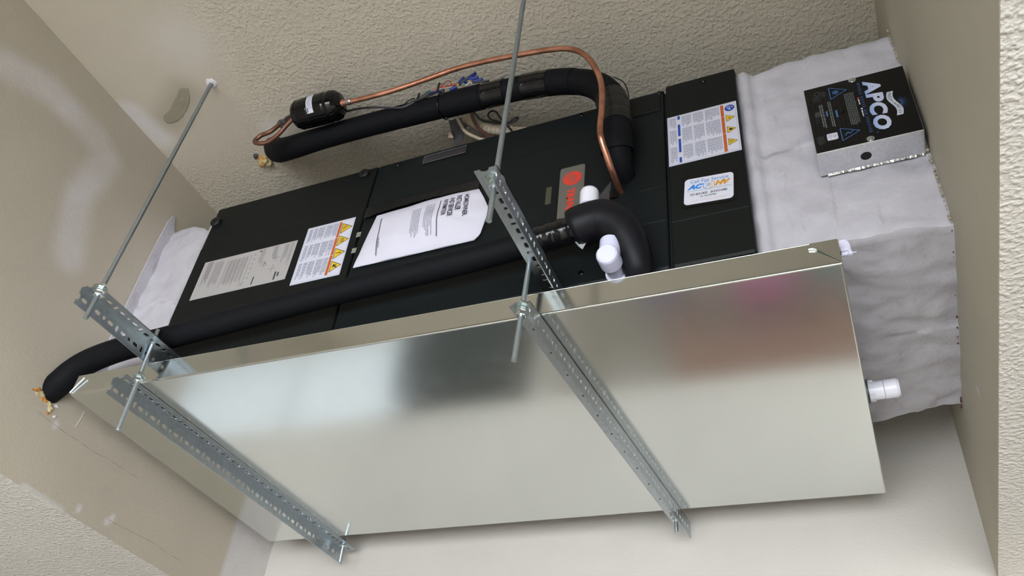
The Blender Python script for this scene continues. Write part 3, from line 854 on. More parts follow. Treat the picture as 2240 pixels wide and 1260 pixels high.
# ---------------------------------------------------------------- air purifier box
AX0, AX1, AY0, AY1, AZ0, AZ1 = 1.5150, 1.6800, 0.0200, 0.0725, 0.2605, 0.4310
ap = thing('air_purifier', 'black faced metal air purifier box on the white duct beside the right wall', 'air purifier', ((AX0 + AX1) / 2, AY1, AZ0))
pbuild(MB().bbox(AX0, AX1, AY0 + 0.0008, AY1, AZ0, AZ1, 0.0016, 2), 'case', M['alu'], ap)
fr = Fr((AX0 + 0.0012, AY0, AZ1 - 0.0012), (0, 0, -1), (1, 0, 0)); w, h = AZ1 - AZ0 - 0.003, AX1 - AX0 - 0.0024
face = pbuild(plate(fr, w, h, 0.0010), 'front_decal', M['apface'], ap)
def app(col, name='decal_print'):
    return Print(fr, 0.0012)
p_ = Print(fr, 0.0009)
for i in range(24):
    for j in range(12):
        t, u = w * (0.05 + 0.038 * i + (0.019 if j % 2 else 0)), h * (0.02 + 0.042 * j)
        if t < w * 0.98: p_.disc(t, u, w * 0.0145, 6)
tag(pbuild(p_, 'hex_pattern', M['apdot'], face), kind='stuff')
p_ = Print(fr, 0.0012)
p_.text('APCO', w * 0.095, w * 0.885, h * 0.580, h * 0.748, 0.052, 0.10, 1.13)
pbuild(p_, 'large_lettering', M['apgrad'], face)
p_ = Print(fr, 0.0012); p_.text('WHOLE HOUSE AIR PURIFIER', w * 0.095, w * 0.885, h * 0.527, h * 0.556, 0.0, 0, 1.6); p_.disc(w * 0.905, h * 0.60, w * 0.007, 12, w * 0.011)
pbuild(p_, 'tagline', M['apblue'], face)
ban = lambda t: h * 0.022 * math.sin((t / w - 0.36) / 0.37 * 6.2832) * -1 + h * 0.03 * ((t / w - 0.36) / 0.37 - 0.5)
p_ = Print(fr, 0.0012)
for i in range(16):
    a, b = w * (0.355 + 0.375 * i / 16), w * (0.355 + 0.375 * (i + 1) / 16)
    p_.poly([(a, h * 0.795 + ban(a)), (b, h * 0.795 + ban(b)), (b, h * 0.855 + ban(b)), (a, h * 0.855 + ban(a))])
pbuild(p_, 'banner', M['white'], face)
p_ = Print(fr, 0.0014); p_.text('FRESH-AIRE UV', w * 0.372, w * 0.715, h * 0.808, h * 0.842, 0.0, 0, 1.0, lambda t, u: (t, u + ban(t)))
pbuild(p_, 'banner_lettering', M['ink'], face)
p_ = Print(fr, 0.0012)
for k in range(13):
    q = R(12 + 156 * k / 12); L_r = h * (0.115 if k % 2 else 0.085)
    p_.poly([(w * 0.55 + h * 0.03 * math.cos(q + 0.09), h * 0.862 + h * 0.02 * math.sin(q + 0.09)), (w * 0.55 + L_r * math.cos(q) * 1.1, h * 0.860 + L_r * math.sin(q)), (w * 0.55 + h * 0.03 * math.cos(q - 0.09), h * 0.862 + h * 0.02 * math.sin(q - 0.09))])
pbuild(p_, 'sun_rays', M['apblue'], face)
def ap_tri(t0, t1, u0, u1):
    p_ = Print(fr, 0.0012); tm = (t0 + t1) / 2
    for aa in ((t0, u0, t1, u0), (t1, u0, tm, u1), (tm, u1, t0, u0)): p_.line(w * aa[0], h * aa[1], w * aa[2], h * aa[3], 0.0013)
    return p_
p_ = ap_tri(0.063, 0.250, 0.247, 0.420)
for k in range(12):
    q = R(30 * k); p_.line(w * 0.157, h * 0.305, w * 0.157 + h * 0.036 * math.cos(q), h * 0.305 + h * 0.036 * math.sin(q), 0.0009)
pbuild(p_, 'warning_triangle', M['apblue'], face)
p_ = ap_tri(0.725, 0.912, 0.267, 0.445)
p_.line(w * 0.845, h * 0.300, w * 0.80, h * 0.335, 0.0016); p_.line(w * 0.80, h * 0.335, w * 0.83, h * 0.345, 0.0016); p_.line(w * 0.83, h * 0.345, w * 0.79, h * 0.390, 0.0016)
pbuild(p_, 'warning_triangle', M['apblue'], face)
p_ = Print(fr, 0.0012); p_.rect(w * 0.44, w * 0.55, h * 0.262, h * 0.280); p_.rect(w * 0.42, w * 0.50, h * 0.170, h * 0.186)
pbuild(p_, 'blue_heading', M['apblue'], face)
p_ = Print(fr, 0.0012)
p_.greek(w * 0.28, w * 0.68, h * 0.238, h * 0.200, 2, lw=0.6, rag=0.05); p_.greek(w * 0.30, w * 0.67, h * 0.155, h * 0.112, 2, lw=0.6, rag=0.1)
tag(pbuild(p_, 'white_small_print', M['inkl'], face), kind='stuff')
p_ = Print(fr, 0.0012); p_.greek(w * 0.22, w * 0.74, h * 0.475, h * 0.375, 4, lw=0.5, rag=0.1); tag(pbuild(p_, 'grey_small_print', M['inkl'], face), kind='stuff')
p_ = Print(fr, 0.0012)
p_.text('USA', w * 0.49, w * 0.58, h * 0.060, h * 0.095); p_.rect(w * 0.40, w * 0.48, h * 0.060, h * 0.115)
p_.disc(w * 0.115, h * 0.125, w * 0.022, 16, w * 0.034); p_.greek(w * 0.15, w * 0.26, h * 0.14, h * 0.07, 4); p_.greek(w * 0.10, w * 0.22, h * 0.21, h * 0.16, 3); p_.greek(w * 0.78, w * 0.93, h * 0.10, h * 0.03, 5)
tag(pbuild(p_, 'dim_print', M['inkd'], face), kind='stuff')
p_ = Print(fr, 0.0012); p_.disc(w * 0.335, h * 0.507, 0.0017, 14); pbuild(p_, 'red_dot', M['red'], face)
p_ = Print(fr, 0.0012); p_.disc(w * 0.507, h * 0.514, 0.0017, 14); p_.greek(w * 0.355, w * 0.44, h * 0.517, h * 0.497, 1, rag=0); p_.greek(w * 0.53, w * 0.63, h * 0.522, h * 0.502, 1, rag=0)
pbuild(p_, 'white_dot', M['white'], face)
apl = pbuild(plate(Fr(fr.p(w * 0.770, h * 0.128, 0.0010), fr.T, fr.U), w * 0.095, h * 0.105, 0.0009, 0.0022), 'white_tag', M['sticker'], ap)
p_ = Print(fr, 0.0018); p_.disc(w * 0.815, h * 0.205, 0.0020, 16, 0.0030); p_.greek(w * 0.785, w * 0.85, h * 0.175, h * 0.140, 4, lw=0.4); pbuild(p_, 'tag_print', M['inkg'], apl)
pbuild(lathe_bm(fr.p(w * 0.473, h * 0.315, 0.0008), (0, -1, 0), [(0, 0.0058), (0.0012, 0.0054), (0.0012, 0.0042), (0.0006, 0.0036)], 24), 'lens_ring', M['gloss'], ap)
for t, u in ((0.030, 0.495), (0.972, 0.520)):
    s_ = pbuild(lathe_bm(fr.p(w * t, h * u, 0.0004), (0, -1, 0), [(0, 0.0062), (0.0010, 0.0062), (0.0010, 0.0042), (0.0022, 0.0038), (0.0030, 0.0020)], 18), 'screw', M['nut'], ap)
pbuild(lathe_bm((1.590, 0.048, AZ0 + 0.0004), (0, 0, -1), [(0, 0.0086), (0.0007, 0.0086), (0.0008, 0.0080)], 24), 'knockout_hole', M['gloss'], ap)
mb = MB()
NF = 70
fx = [AX0 + 0.012 + 0.151 * i / NF for i in range(NF + 1)]
fv = [(x, AY1 - 0.0035 + 0.001 * noise.noise(Vector((x * 300, 0, 0))), AZ0 - 0.0004) for x in fx] + [(x, AY1 - 0.0005 + 0.0012 * noise.noise(Vector((x * 420, 1, 0))), AZ0 - 0.0030 - 0.0025 * noise.noise(Vector((x * 150, 2, 0))) * (1 if x > AX0 + 0.03 else 0.3)) for x in fx]
mb.add(fv, [(i, i + 1, NF + 2 + i, NF + 1 + i) for i in range(NF)])
o = pbuild(mb, 'foil_seal', M['foil'], ap); o['label'] = 'crinkled bright foil tape edge'

# ---------------------------------------------------------------- drain pan
PX0, PX1, PD, PH, PT = 0.004, 1.520, 0.720, 0.0475, 0.0308
pz = lambda x: PT * (1 - (x - PX0) / (PX1 - PX0))
pan = thing('drain_pan', 'shallow galvanized drain pan hung under the black unit, mirroring the room', 'drain pan', (0.76, 0.36, 0.0))
bm = bmesh.new()
bmesh.ops.create_cube(bm, size=1)
for v in bm.verts: v.co = ((PX0 + PX1) / 2 + v.co.x * (PX1 - PX0), PD / 2 + v.co.y * PD, PH / 2 + v.co.z * PH)
bmesh.ops.delete(bm, geom=[f for f in bm.faces if f.normal.z > 0.9], context='FACES')
eds = [e for e in bm.edges if all(v.co.z < 0.001 for v in e.verts)]
bmesh.ops.bevel(bm, geom=eds, offset=0.0032, segments=3, profile=0.5, affect='EDGES')
for v in bm.verts: v.co.z += pz(v.co.x)
me = bpy.data.meshes.new('tray'); bm.to_mesh(me); bm.free(); me.materials.append(M['pan'])
tray = link(bpy.data.objects.new('tray', me), pan); tray.matrix_parent_inverse = Matrix.Translation(-pan.location)
md = tray.modifiers.new('thickness', 'SOLIDIFY'); md.thickness = 0.0010; md.offset = -1
# rolled hem along the rim
hem = MB().tube([(x, 0.0005, PH + pz(x)) for x in (PX0, 0.5, 1.0, PX1)], 0.0009, 8)
pbuild(hem, 'rim_hem', M['pan'], pan)
hem = MB().tube([(PX1, y, PH) for y in (0, 0.35, PD)], 0.0009, 8); pbuild(hem, 'rim_hem', M['pan'], pan)
hem = MB().tube([(PX0, y, PH + PT) for y in (0, 0.35, PD)], 0.0009, 8); pbuild(hem, 'rim_hem', M['pan'], pan)
# folded corner tabs
def tab(pts, name):
    mb = MB(); n = len(pts)
    A_ = [(x, -0.0006, z) for x, z in pts]; B_ = [(x, -0.0028, z) for x, z in pts]
    mb.add(A_ + B_, [list(range(n)), [n + i for i in range(n)][::-1]] + [(i, (i + 1) % n, n + (i + 1) % n, n + i) for i in range(n)])
    return pbuild(mb, name, M['pan'], pan)
tab([(1.4775, 0.0362), (1.489, 0.0345), (1.504, 0.0190), (1.5195, 0.0030), (1.5195, 0.0462), (1.4800, 0.0470)], 'corner_tab')
pbuild(MB().tube(cat([(1.4775, -0.0030, 0.0362), (1.4880, -0.0042, 0.0340), (1.5040, -0.0026, 0.0190), (1.5200, -0.0016, 0.0030)], 5), 0.0011, 8), 'tab_fold', M['pan'], pan)
pbuild(MB().tube(cat([(PX0, -0.0022, 0.0352), (0.014, -0.0030, 0.0488), (0.0305, -0.0045, 0.0670)], 5), 0.0016, 8), 'tab_fold', M['angle'], pan)
# overflow clip on the right rim and PVC stub on the right side
fs = thing('overflow_clip', 'small white plastic clip with a screw on the right rim of the drain pan', 'clip', (1.53, 0.03, 0.03))
pbuild(MB().bbox(1.5205, 1.5330, 0.0215, 0.0335, 0.0430, 0.0640, 0.002), 'clip_body', M['plastic'], fs)
pbuild(MB().tube(cat([(1.522, 0.024, 0.0625), (1.530, 0.023, 0.0620), (1.5335, 0.023, 0.052), (1.5325, 0.024, 0.0340)], 5), 0.0026, 10), 'clip_arm', M['plastic'], fs)
pbuild(lathe_bm((1.5215, 0.026, 0.0395), (1, 0, 0), [(0, 0.0034), (0.0118, 0.0034), (0.0125, 0.0030)], 14), 'thumb_screw', M['plastic'], fs)
pbuild(lathe_bm((1.5350, 0.026, 0.0392), (1, 0, 0), [(0, 0.0042), (0.0014, 0.0042), (0.0015, 0.0008), (0.0075, 0.0006)], 14), 'screw_tip', M['plastic'], fs)
st = thing('pan_drain_stub', 'white PVC drain stub sticking out of the right side of the drain pan', 'pipe fitting', (1.55, 0.395, 0.03))
pbuild(lathe_bm((1.5205, 0.395, 0.034), (1, 0, 0), [(0, 0.0215), (0.0028, 0.0215), (0.0032, 0.018)], 28), 'gasket', M['cyanpart'], st)
pbuild(lathe_bm((1.5235, 0.395, 0.034), (1, 0, 0), [(0, 0.0180), (0.0040, 0.0180), (0.0042, 0.0168), (0.0250, 0.0168)], 28), 'adapter', M['pvc'], st)
pbuild(lathe_bm((1.5488, 0.395, 0.034), (1, 0, 0), [(0, 0.0158), (0.0008, 0.0172), (0.0210, 0.0172), (0.0255, 0.0150)], 28), 'cap', M['pvc'], st)
for a in (60, 130, 235, 310):
    pbuild(MB().bbox(1.5240, 1.5330, 0.395 + 0.0165 * math.cos(R(a)) - 0.0022, 0.395 + 0.0165 * math.cos(R(a)) + 0.0022, 0.034 + 0.0165 * math.sin(R(a)) - 0.0022, 0.034 + 0.0165 * math.sin(R(a)) + 0.0022, 0.0008), 'grip_lug', M['pvc'], st)

# ---------------------------------------------------------------- slotted steel angles
def slotted(fn, length, width=0.038, pitch=0.0175, th=0.0022, start=0, scallop=True):
    """Perforated flange; fn(s, w, t) maps length, width and thickness to space."""
    mb = MB()
    kinds = [(0.0068, 0.0042), (0.0036, 0.0040), (0.0068, 0.0042), (0.0034, 0.0068)]
    s0 = 0.0
    def prism(poly):
        n = len(poly)
        mb.add([fn(s, w_, 0) for s, w_ in poly] + [fn(s, w_, th) for s, w_ in poly], [list(range(n)), [n + i for i in range(n)][::-1]] + [(i, (i + 1) % n, n + (i + 1) % n, n + i) for i in range(n)])
    wc = width * 0.56
    if scallop:
        e = 0.0075
        pts = [(0.0, 0.0), (e, 0.0), (e, width), (0.0, width)]
        for k in range(9):
            a = R(90 - 180 * k / 8); pts.append((0.0 + 0.0055 * math.cos(a), wc + 0.0075 * math.sin(a)))
        prism(pts); s0 = e
    nc = int((length - s0) / pitch)
    for c in range(nc):
        ks, kw = kinds[(c + start) % 4]
        a0, a1 = s0 + c * pitch, s0 + (c + 1) * pitch
        sc_ = (a0 + a1) / 2
        outer = []; hole = []
        per = []
        for k in range(4): per.append((-1 + 0.5 * k, -1))
        for k in range(4): per.append((1, -1 + 0.5 * k))
        for k in range(4): per.append((1 - 0.5 * k, 1))
        for k in range(4): per.append((-1, 1 - 0.5 * k))
        for x, y in per:
            outer.append((sc_ + x * pitch / 2, width / 2 + y * width / 2))
            l = (abs(x) ** 3.2 + abs(y) ** 3.2) ** (1 / 3.2)
            hole.append((sc_ + x / l * ks, wc + y / l * kw))
        n = 16
        v = [fn(*p, 0) for p in outer] + [fn(*p, 0) for p in hole] + [fn(*p, th) for p in outer] + [fn(*p, th) for p in hole]
        f = []
        for i in range(n):
            j = (i + 1) % n
            f += [(i, j, n + j, n + i), (2 * n + i, 3 * n + i, 3 * n + j, 2 * n + j), (n + i, n + j, 3 * n + j, 3 * n + i)]
        for i in list(range(4)) + list(range(8, 12)):
            j = (i + 1) % n; f.append((j, i, 2 * n + i, 2 * n + j))
        mb.add(v, f)
    end = s0 + nc * pitch
    if length - end > 0.001: prism([(end, 0), (length, 0), (length, width), (end, width)])
    return mb
def steel_angle(label, c0, c1, side, start, group):
    """c0, c1: near and far ends of the top outer corner line; side +1 = flat flange reaches to +x."""
    c0 = Vector(c0); c1 = Vector(c1)
    d = (c1 - c0); L = d.length; d.normalize()
    wx = Vector((d.y, -d.x, 0)).normalized() * side
    if wx.x * side < 0: wx = -wx
    root = thing('slotted_steel_angle', label, 'steel angle', tuple(c0), group)
    flat = slotted(lambda s, w_, t: c0 + d * s + wx * w_ + Vector((0, 0, -t)), L, start=start)
    hang = slotted(lambda s, w_, t: c0 + d * s + wx * t + Vector((0, 0, -w_)), L, start=start + 2)
    pbuild(flat, 'flat_flange', M['angle'], root); pbuild(hang, 'hanging_flange', M['angle'], root)
    return root
GA = 'slotted angles carrying the unit and its pan'
steel_angle('upper slotted steel angle at the left end, under the black unit', (0.2090, -0.2150, 0.0985), (0.2090, 0.770, 0.0985), 1, 0, GA)
steel_angle('upper slotted steel angle in the middle, ending in front of the white envelope', (1.0730, -0.2500, 0.0985), (1.0730, 0.770, 0.0985), -1, 1, GA)
steel_angle('lower slotted steel angle under the left end of the drain pan', (0.1545, -0.0320, 0.0262), (0.1880, 0.800, 0.0262), 1, 2, GA)
steel_angle('lower slotted steel angle under the middle of the drain pan', (1.0500, -0.0400, 0.0085), (1.1080, 0.785, 0.0085), -1, 0, GA)

# ---------------------------------------------------------------- threaded rods
def threaded(p0, p1, r):
    p0 = Vector(p0); p1 = Vector(p1); L = (p1 - p0).length; d = (p1 - p0) / L
    n = int(L / 0.00085); pts = []; rad = []
    for i in range(n + 1):
        pts.append(p0 + d * L * i / n); rad.append(r if i % 2 else r * 0.86)
    return MB().tube(pts, rad, 9)
def hexnut(c, d, r, h):
    c = Vector(c); d = Vector(d).normalized()
    e1 = d.cross(Vector((1, 0.2, 0))).normalized(); e2 = d.cross(e1)
    mb = MB(); rg = []
    for t, k in ((-h / 2, 0.90), (-h / 2 + h * 0.14, 1), (h / 2 - h * 0.14, 1), (h / 2, 0.90)):
        rg.append([c + d * t + (e1 * math.cos(R(60 * q)) + e2 * math.sin(R(60 * q))) * r * k for q in range(6)])
    for a in range(3): mb.add(rg[a] + rg[a + 1], [(q, (q + 1) % 6, 6 + (q + 1) % 6, 6 + q) for q in range(6)])
    mb.add(rg[0], [list(range(6))[::-1]]); mb.add(rg[3], [list(range(6))])
    return mb
GR = 'threaded hanger rods'
def hanger(label, p0, p1, zf, nuts, wash=0.0, r=0.0047, anchor=False, group=GR):
    """p0 top, p1 bottom; zf: underside of the flange it holds; nuts stacked below."""
    root = thing('threaded_rod', label, 'threaded rod', tuple(p1), group)
    p0 = Vector(p0); p1 = Vector(p1); d = (p1 - p0).normalized()
    pbuild(threaded(p0, p1, r), 'rod', M['rod'], root)
    at = lambda z: p0 + (p1 - p0) * ((p0.z - z) / (p0.z - p1.z))
    z = zf
    if wash:
        pbuild(lathe_bm(at(z - 0.0002), d, [(0, wash), (0.0016, wash), (0.0017, wash * 0.97)], 28), 'washer', M['washer'], root); z -= 0.002
    for k in range(nuts):
        pbuild(hexnut(at(z - 0.0042), d, 0.0088, 0.0080), 'nut', M['nut'], root); z -= 0.0088
    # top side nut
    pbuild(hexnut(at(zf + 0.0062), d, 0.0084, 0.0072), 'nut', M['nut'], root)
    if anchor:
        bm = bmesh.new(); bmesh.ops.create_icosphere(bm, subdivisions=3, radius=0.0125)
        for v in bm.verts:
            q = noise.noise(v.co * 160) * 0.0035
            v.co = Vector((v.co.x * 1.15, v.co.y * 1.1, v.co.z * 0.35)) * (1 + q * 60 * 0.9)
        m_ = MB(); m_.bm(bm, True, Matrix.Translation(p0))
        o = pbuild(m_, 'plaster_plug', M['plasterdab'], root)
    return root
hanger('long threaded rod at the left, from the ceiling to the upper angle', (0.1985, -0.1629, ZC), (0.2510, -0.2060, 0.0215), 0.0962, 2, 0.0125, anchor=True)
hanger('long threaded rod in the middle, from the ceiling to the angle by the envelope', (1.0700, -0.2350, ZC), (1.0590, -0.2250, 0.0090), 0.0962, 2, 0.0150)
hanger('short threaded rod at the left end of the drain pan', (0.2195, -0.0300, 0.1330), (0.2070, -0.0120, -0.0905), 0.0238, 1, 0.0120)
hanger('short threaded rod in front of the middle of the drain pan', (1.0390, -0.0290, 0.1450), (1.0280, -0.0300, -0.0990), 0.0062, 2, 0.0165)
hanger('bolt end at the far end of the left lower angle', (0.2140, 0.755, 0.112), (0.2140, 0.757, -0.026), 0.0238, 1, 0.0)
hanger('bolt end at the far end of the middle lower angle', (1.0860, 0.745, 0.112), (1.0850, 0.747, -0.030), 0.0062, 1, 0.0120)

# ---------------------------------------------------------------- insulated drain line along the front
dl = thing('drain_line', 'thick black insulated drain pipe running along the front to the left wall', 'pipe', (0.5, 0.0, 0.13))
path = [(-0.090, 0.014, 0.058), (-0.062, 0.011, 0.080), (-0.030, 0.007, 0.105), (0.018, 0.004, 0.122), (0.100, 0.0, 0.131), (0.200, 0.0, 0.1345), (0.400, 0.0, 0.146), (0.584, 0.0, 0.1575), (0.720, 0.0, 0.164), (0.878, 0.0, 0.1690), (1.000, 0.0, 0.177), (1.075, -0.002, 0.184)]
o = tube_obj('pipe_insulation', path, [0.0265, 0.0285, 0.0275, 0.0265, 0.0255, 0.0245, 0.0240, 0.0238, 0.0240, 0.0242, 0.0236, 0.0236], M['foam'], None, 20, 6)
def under(o, parent):
    o.parent = parent
    if parent.parent is None: o.matrix_parent_inverse = Matrix.Translation(-parent.location)
    return o
under(o, dl)
P = cat([(1.035, -0.001, 0.180), (1.075, -0.002, 0.184), (1.112, -0.003, 0.188)], 7)
under(MB().tube(P, [0.0250 + 0.0010 * math.sin(i * 1.7) for i in range(len(P))], 22).build('tape_wrap', M['tape'], None), dl)
under(tube_obj('elbow_insulation', [(1.103, -0.004, 0.186), (1.112, -0.005, 0.188), (1.135, -0.006, 0.191), (1.158, -0.006, 0.189), (1.180, -0.002, 0.174), (1.196, 0.005, 0.147), (1.207, 0.015, 0.112), (1.213, 0.0245, 0.075), (1.216, 0.0265, 0.030)],
               [0.0335, 0.0365, 0.0365, 0.0370, 0.0360, 0.0335, 0.0290, 0.0232, 0.0212], M['foam2'], None, 24, 6), dl)
riser = under(lathe_bm((1.1300, -0.005, 0.200), (0, 0, 1), [(0, 0.0140), (0.050, 0.0140)], 26).build('riser_pipe', M['pvc'], None), dl)
under(lathe_bm((1.1300, -0.005, 0.2310), (0, 0, 1), [(0, 0.0150), (0.0001, 0.0172), (0.0350, 0.0172), (0.0395, 0.0155), (0.0400, 0.0140)], 30).build('riser_cap', M['pvc'], None), dl)
fr = Fr((1.1300, -0.0192, 0.236), (0, 0, -1), (1, 0, 0))
p_ = Print(fr, 0.0003, lambda p: Vector((p.x, -0.005 - math.sqrt(max(1e-8, 0.0143 ** 2 - (p.x - 1.13) ** 2)), p.z)))
p_.text(') CPV', -0.003, 0.018, -0.0085, -0.0040)
pbuild(p_, 'pipe_marking', M['inkg'], riser)
mb = MB(); mb.add([(1.103, 0.005, 0.163), (1.125, 0.005, 0.157), (1.118, 0.005, 0.1415), (1.112, 0.005, 0.1490)], [(0, 1, 2, 3)])
mb.add([(1.103, 0.0044, 0.163), (1.125, 0.0044, 0.157), (1.118, 0.0044, 0.1415), (1.112, 0.0044, 0.1490)], [(3, 2, 1, 0)])
under(mb.build('tape_scrap', mat('pale_tape_scrap', (0.42, 0.46, 0.45), 0.5), None), dl)

pf = thing('drain_fitting', 'white PVC drain fitting with a round plug below the black pipe elbow', 'pipe fitting', (1.171, 0.01, 0.085))
d0 = Vector((1.1705, 0.048, 0.0985)); dv = (Vector((1.1725, -0.030, 0.0885)) - d0).normalized()
pbuild(lathe_bm(d0, dv, [(0, 0.0150), (0.008, 0.0165), (0.016, 0.0190), (0.0185, 0.0190), (0.0187, 0.0165)], 28), 'flared_collar', M['pvc'], pf)
pbuild(lathe_bm(d0 + dv * 0.016, dv, [(0, 0.0148), (0.034, 0.0148)], 28), 'coupling', M['pvc2'], pf)
pbuild(lathe_bm(d0 + dv * 0.046, dv, [(0, 0.0168), (0.0005, 0.0188), (0.026, 0.0188), (0.0305, 0.0178), (0.0335, 0.0150)], 32), 'plug', M['pvc2'], pf)
pbuild(lathe_bm(d0 + dv * 0.060 + Vector((0, 0, 0.006)), (0, 0.1, 1), [(0, 0.0178), (0.034, 0.0178), (0.0345, 0.0150)], 28), 'tee_branch', M['pvc2'], pf)

# ---------------------------------------------------------------- suction line under the ceiling
sl = thing('suction_line', 'thick black insulated refrigerant line running under the ceiling above the unit', 'pipe', (0.8, 0.0, 0.63))
spath = [(0.205, 0.075, 0.850), (0.232, 0.062, 0.800), (0.268, 0.043, 0.752), (0.330, 0.020, 0.712), (0.4375, 0.004, 0.6900), (0.560, 0.0, 0.6820), (0.6885, 0.0, 0.6755), (0.800, 0.0, 0.6690), (0.917, 0.0, 0.6600), (1.013, 0.0, 0.6470), (1.080, 0.0, 0.6250), (1.132, 0.0, 0.5880), (1.163, 0.0, 0.5350), (1.175, 0.0, 0.470), (1.176, 0.0, 0.415), (1.176, 0.006, 0.378), (1.176, 0.030, 0.356), (1.176, 0.060, 0.350)]
under(tube_obj('pipe_insulation', spath, [0.0300, 0.0310, 0.0310, 0.0290, 0.0270] + [0.0265] * 6 + [0.0285, 0.0305, 0.0300, 0.0300, 0.0270, 0.0240, 0.0240], M['foam'], None, 22, 6), sl)
SP = cat(spath, 16)
def section(name, xa, xb, r, m, parent, zlim=None, wob=0.0):
    pts = [p for p in SP if (xa <= p.x <= xb and p.z > 0.56)] if zlim is None else [p for p in SP if zlim[0] <= p.z <= zlim[1] and p.x > 1.1]
    return under(MB().tube(pts, [r + wob * noise.noise(Vector((i * 0.7, r * 100, 0))) for i in range(len(pts))], 22).build(name, m, None), parent)
section('insulation_sleeve', 0.775, 0.872, 0.0285, M['foam'], sl)
section('tape_wrap', 0.868, 0.930, 0.0284, M['tape'], sl, wob=0.001)
section('tape_wrap', 0.965, 1.032, 0.0284, M['tape'], sl, wob=0.001)
section('insulation_sleeve', 1.032, 1.086, 0.0280, M['foam'], sl)
section('tape_wrap', 0, 0, 0.0316, M['tape2'], sl, (0.435, 0.535), 0.0016)
section('insulation_sleeve', 0, 0, 0.0308, M['foam'], sl, (0.375, 0.43), 0.0006)
# stray strands of tape at the bend
for pts in ([(1.178, -0.028, 0.560), (1.196, -0.020, 0.545), (1.203, -0.010, 0.515), (1.198, 0.0, 0.500)], [(1.150, -0.034, 0.500), (1.146, -0.035, 0.475), (1.158, -0.035, 0.455), (1.170, -0.035, 0.460)]):
    under(tube_obj('tape_strand', pts, 0.0012, M['tape2'], None, 6, 6), sl)
under(tube_obj('cable_tie', [(0.771 + 0.003 * math.sin(a), 0.0290 * math.cos(a), 0.6705 + 0.0290 * math.sin(a)) for a in [R(20 * k) for k in range(19)]], 0.0016, M['gloss'], None, 6, 2), sl)

# ---------------------------------------------------------------- filter drier and copper liquid line
fd = thing('filter_drier', 'glossy black filter drier canister with a white label, hung under the ceiling', 'filter drier', (0.475, -0.070, 0.66))
a0 = Vector((0.4115, -0.0680, 0.6985)); a1 = Vector((0.5400, -0.0680, 0.6930)); da = (a1 - a0).normalized(); Lf = (a1 - a0).length
R0 = 0.0365
pbuild(lathe_bm(a0, da, [(0, 0.008), (0.001, 0.024), (0.006, 0.0315), (0.014, R0 * 0.975), (0.020, R0 * 0.955), (0.024, R0 * 0.975), (0.050, R0), (0.0515, R0 * 0.985), (0.0525, R0 * 1.0), (0.092, R0), (0.096, R0 * 0.965), (0.101, R0 * 0.965), (0.106, R0 * 0.99), (0.116, 0.0335), (0.124, 0.0265), (Lf, 0.008)], 40), 'canister', M['gloss'], fd)
mb = MB()
e1 = da.cross(Vector((0, 0, 1))).normalized(); e2 = da.cross(e1)
def cyl_pt(s_, ang, r): return a0 + da * s_ + (Vector((0, -1, 0)) * math.cos(ang) + Vector((0, 0, 1)) * math.sin(ang)) * r
NA = 28
mb = MB()
ang = [R(-62 + 128 * k / NA) for k in range(NA + 1)]
mb.add([cyl_pt(s_, q, R0 * 1.012) for s_ in (0.0535, 0.0705) for q in ang], [(k, k + 1, NA + 2 + k, NA + 1 + k) for k in range(NA)], True)
lb = pbuild(mb, 'paper_label', M['sticker'], fd); lb['label'] = 'white paper label band'
mb = MB()
for i in range(9):
    s_ = 0.0555 + 0.0016 * i
    for k in range(NA):
        if random.random() < 0.72 and 2 < k < NA - 2:
            mb.add([cyl_pt(s_, ang[k], R0 * 1.018), cyl_pt(s_, ang[k + 1], R0 * 1.018), cyl_pt(s_ + 0.0007, ang[k + 1], R0 * 1.018), cyl_pt(s_ + 0.0007, ang[k], R0 * 1.018)], [(0, 1, 2, 3)])
pbuild(mb, 'label_print', M['inkg'], lb)
mb = MB(); mb.add([cyl_pt(s_, q, R0 * 1.022) for s_ in (0.0555, 0.0580) for q in (R(-58), R(-50), R(-42))], [(0, 1, 4, 3), (1, 2, 5, 4)])
pbuild(mb, 'label_bar', M['ink'], lb)
pbuild(lathe_bm(a1 - da * 0.002, da, [(0, 0.0085), (0.006, 0.0085), (0.008, 0.0068), (0.018, 0.0066)], 18), 'outlet_stub', M['copper'], fd)
pbuild(lathe_bm(a1 + da * 0.012, da, [(0, 0.0068), (0.002, 0.0082), (0.010, 0.0080), (0.013, 0.0066)], 18), 'brazed_joint', M['solder'], fd)
pbuild(lathe_bm(a0 + da * 0.002, -da, [(0, 0.0090), (0.006, 0.0085), (0.012, 0.0068)], 18), 'inlet_stub', M['solder'], fd)

ll = thing('liquid_line', 'bare copper tube arching from the filter drier down into the unit', 'pipe', (0.9, -0.06, 0.6))
cpath = [(0.548, -0.0675, 0.6925), (0.600, -0.065, 0.6905), (0.670, -0.062, 0.6920), (0.750, -0.060, 0.6995), (0.8285, -0.060, 0.7055), (0.910, -0.060, 0.6980), (0.993, -0.060, 0.6825), (1.050, -0.060, 0.6700), (1.0865, -0.060, 0.6555), (1.115, -0.060, 0.6310), (1.138, -0.060, 0.5930), (1.156, -0.060, 0.5420), (1.1650, -0.060, 0.4930), (1.167, -0.060, 0.4300), (1.1650, -0.060, 0.3750), (1.1665, -0.056, 0.3460), (1.1705, -0.030, 0.3200), (1.1725, 0.005, 0.3060), (1.1715, 0.056, 0.3110)]
under(tube_obj('copper_tube', cpath, 0.0060, M['copper'], None, 14, 8), ll)
P = [p for p in cat(cpath, 8) if 0.815 < p.x < 0.835]
bl = thing('inlet_line', 'tarnished brown tube looping from the left of the filter drier up to the ceiling', 'pipe', (0.35, -0.05, 0.66))
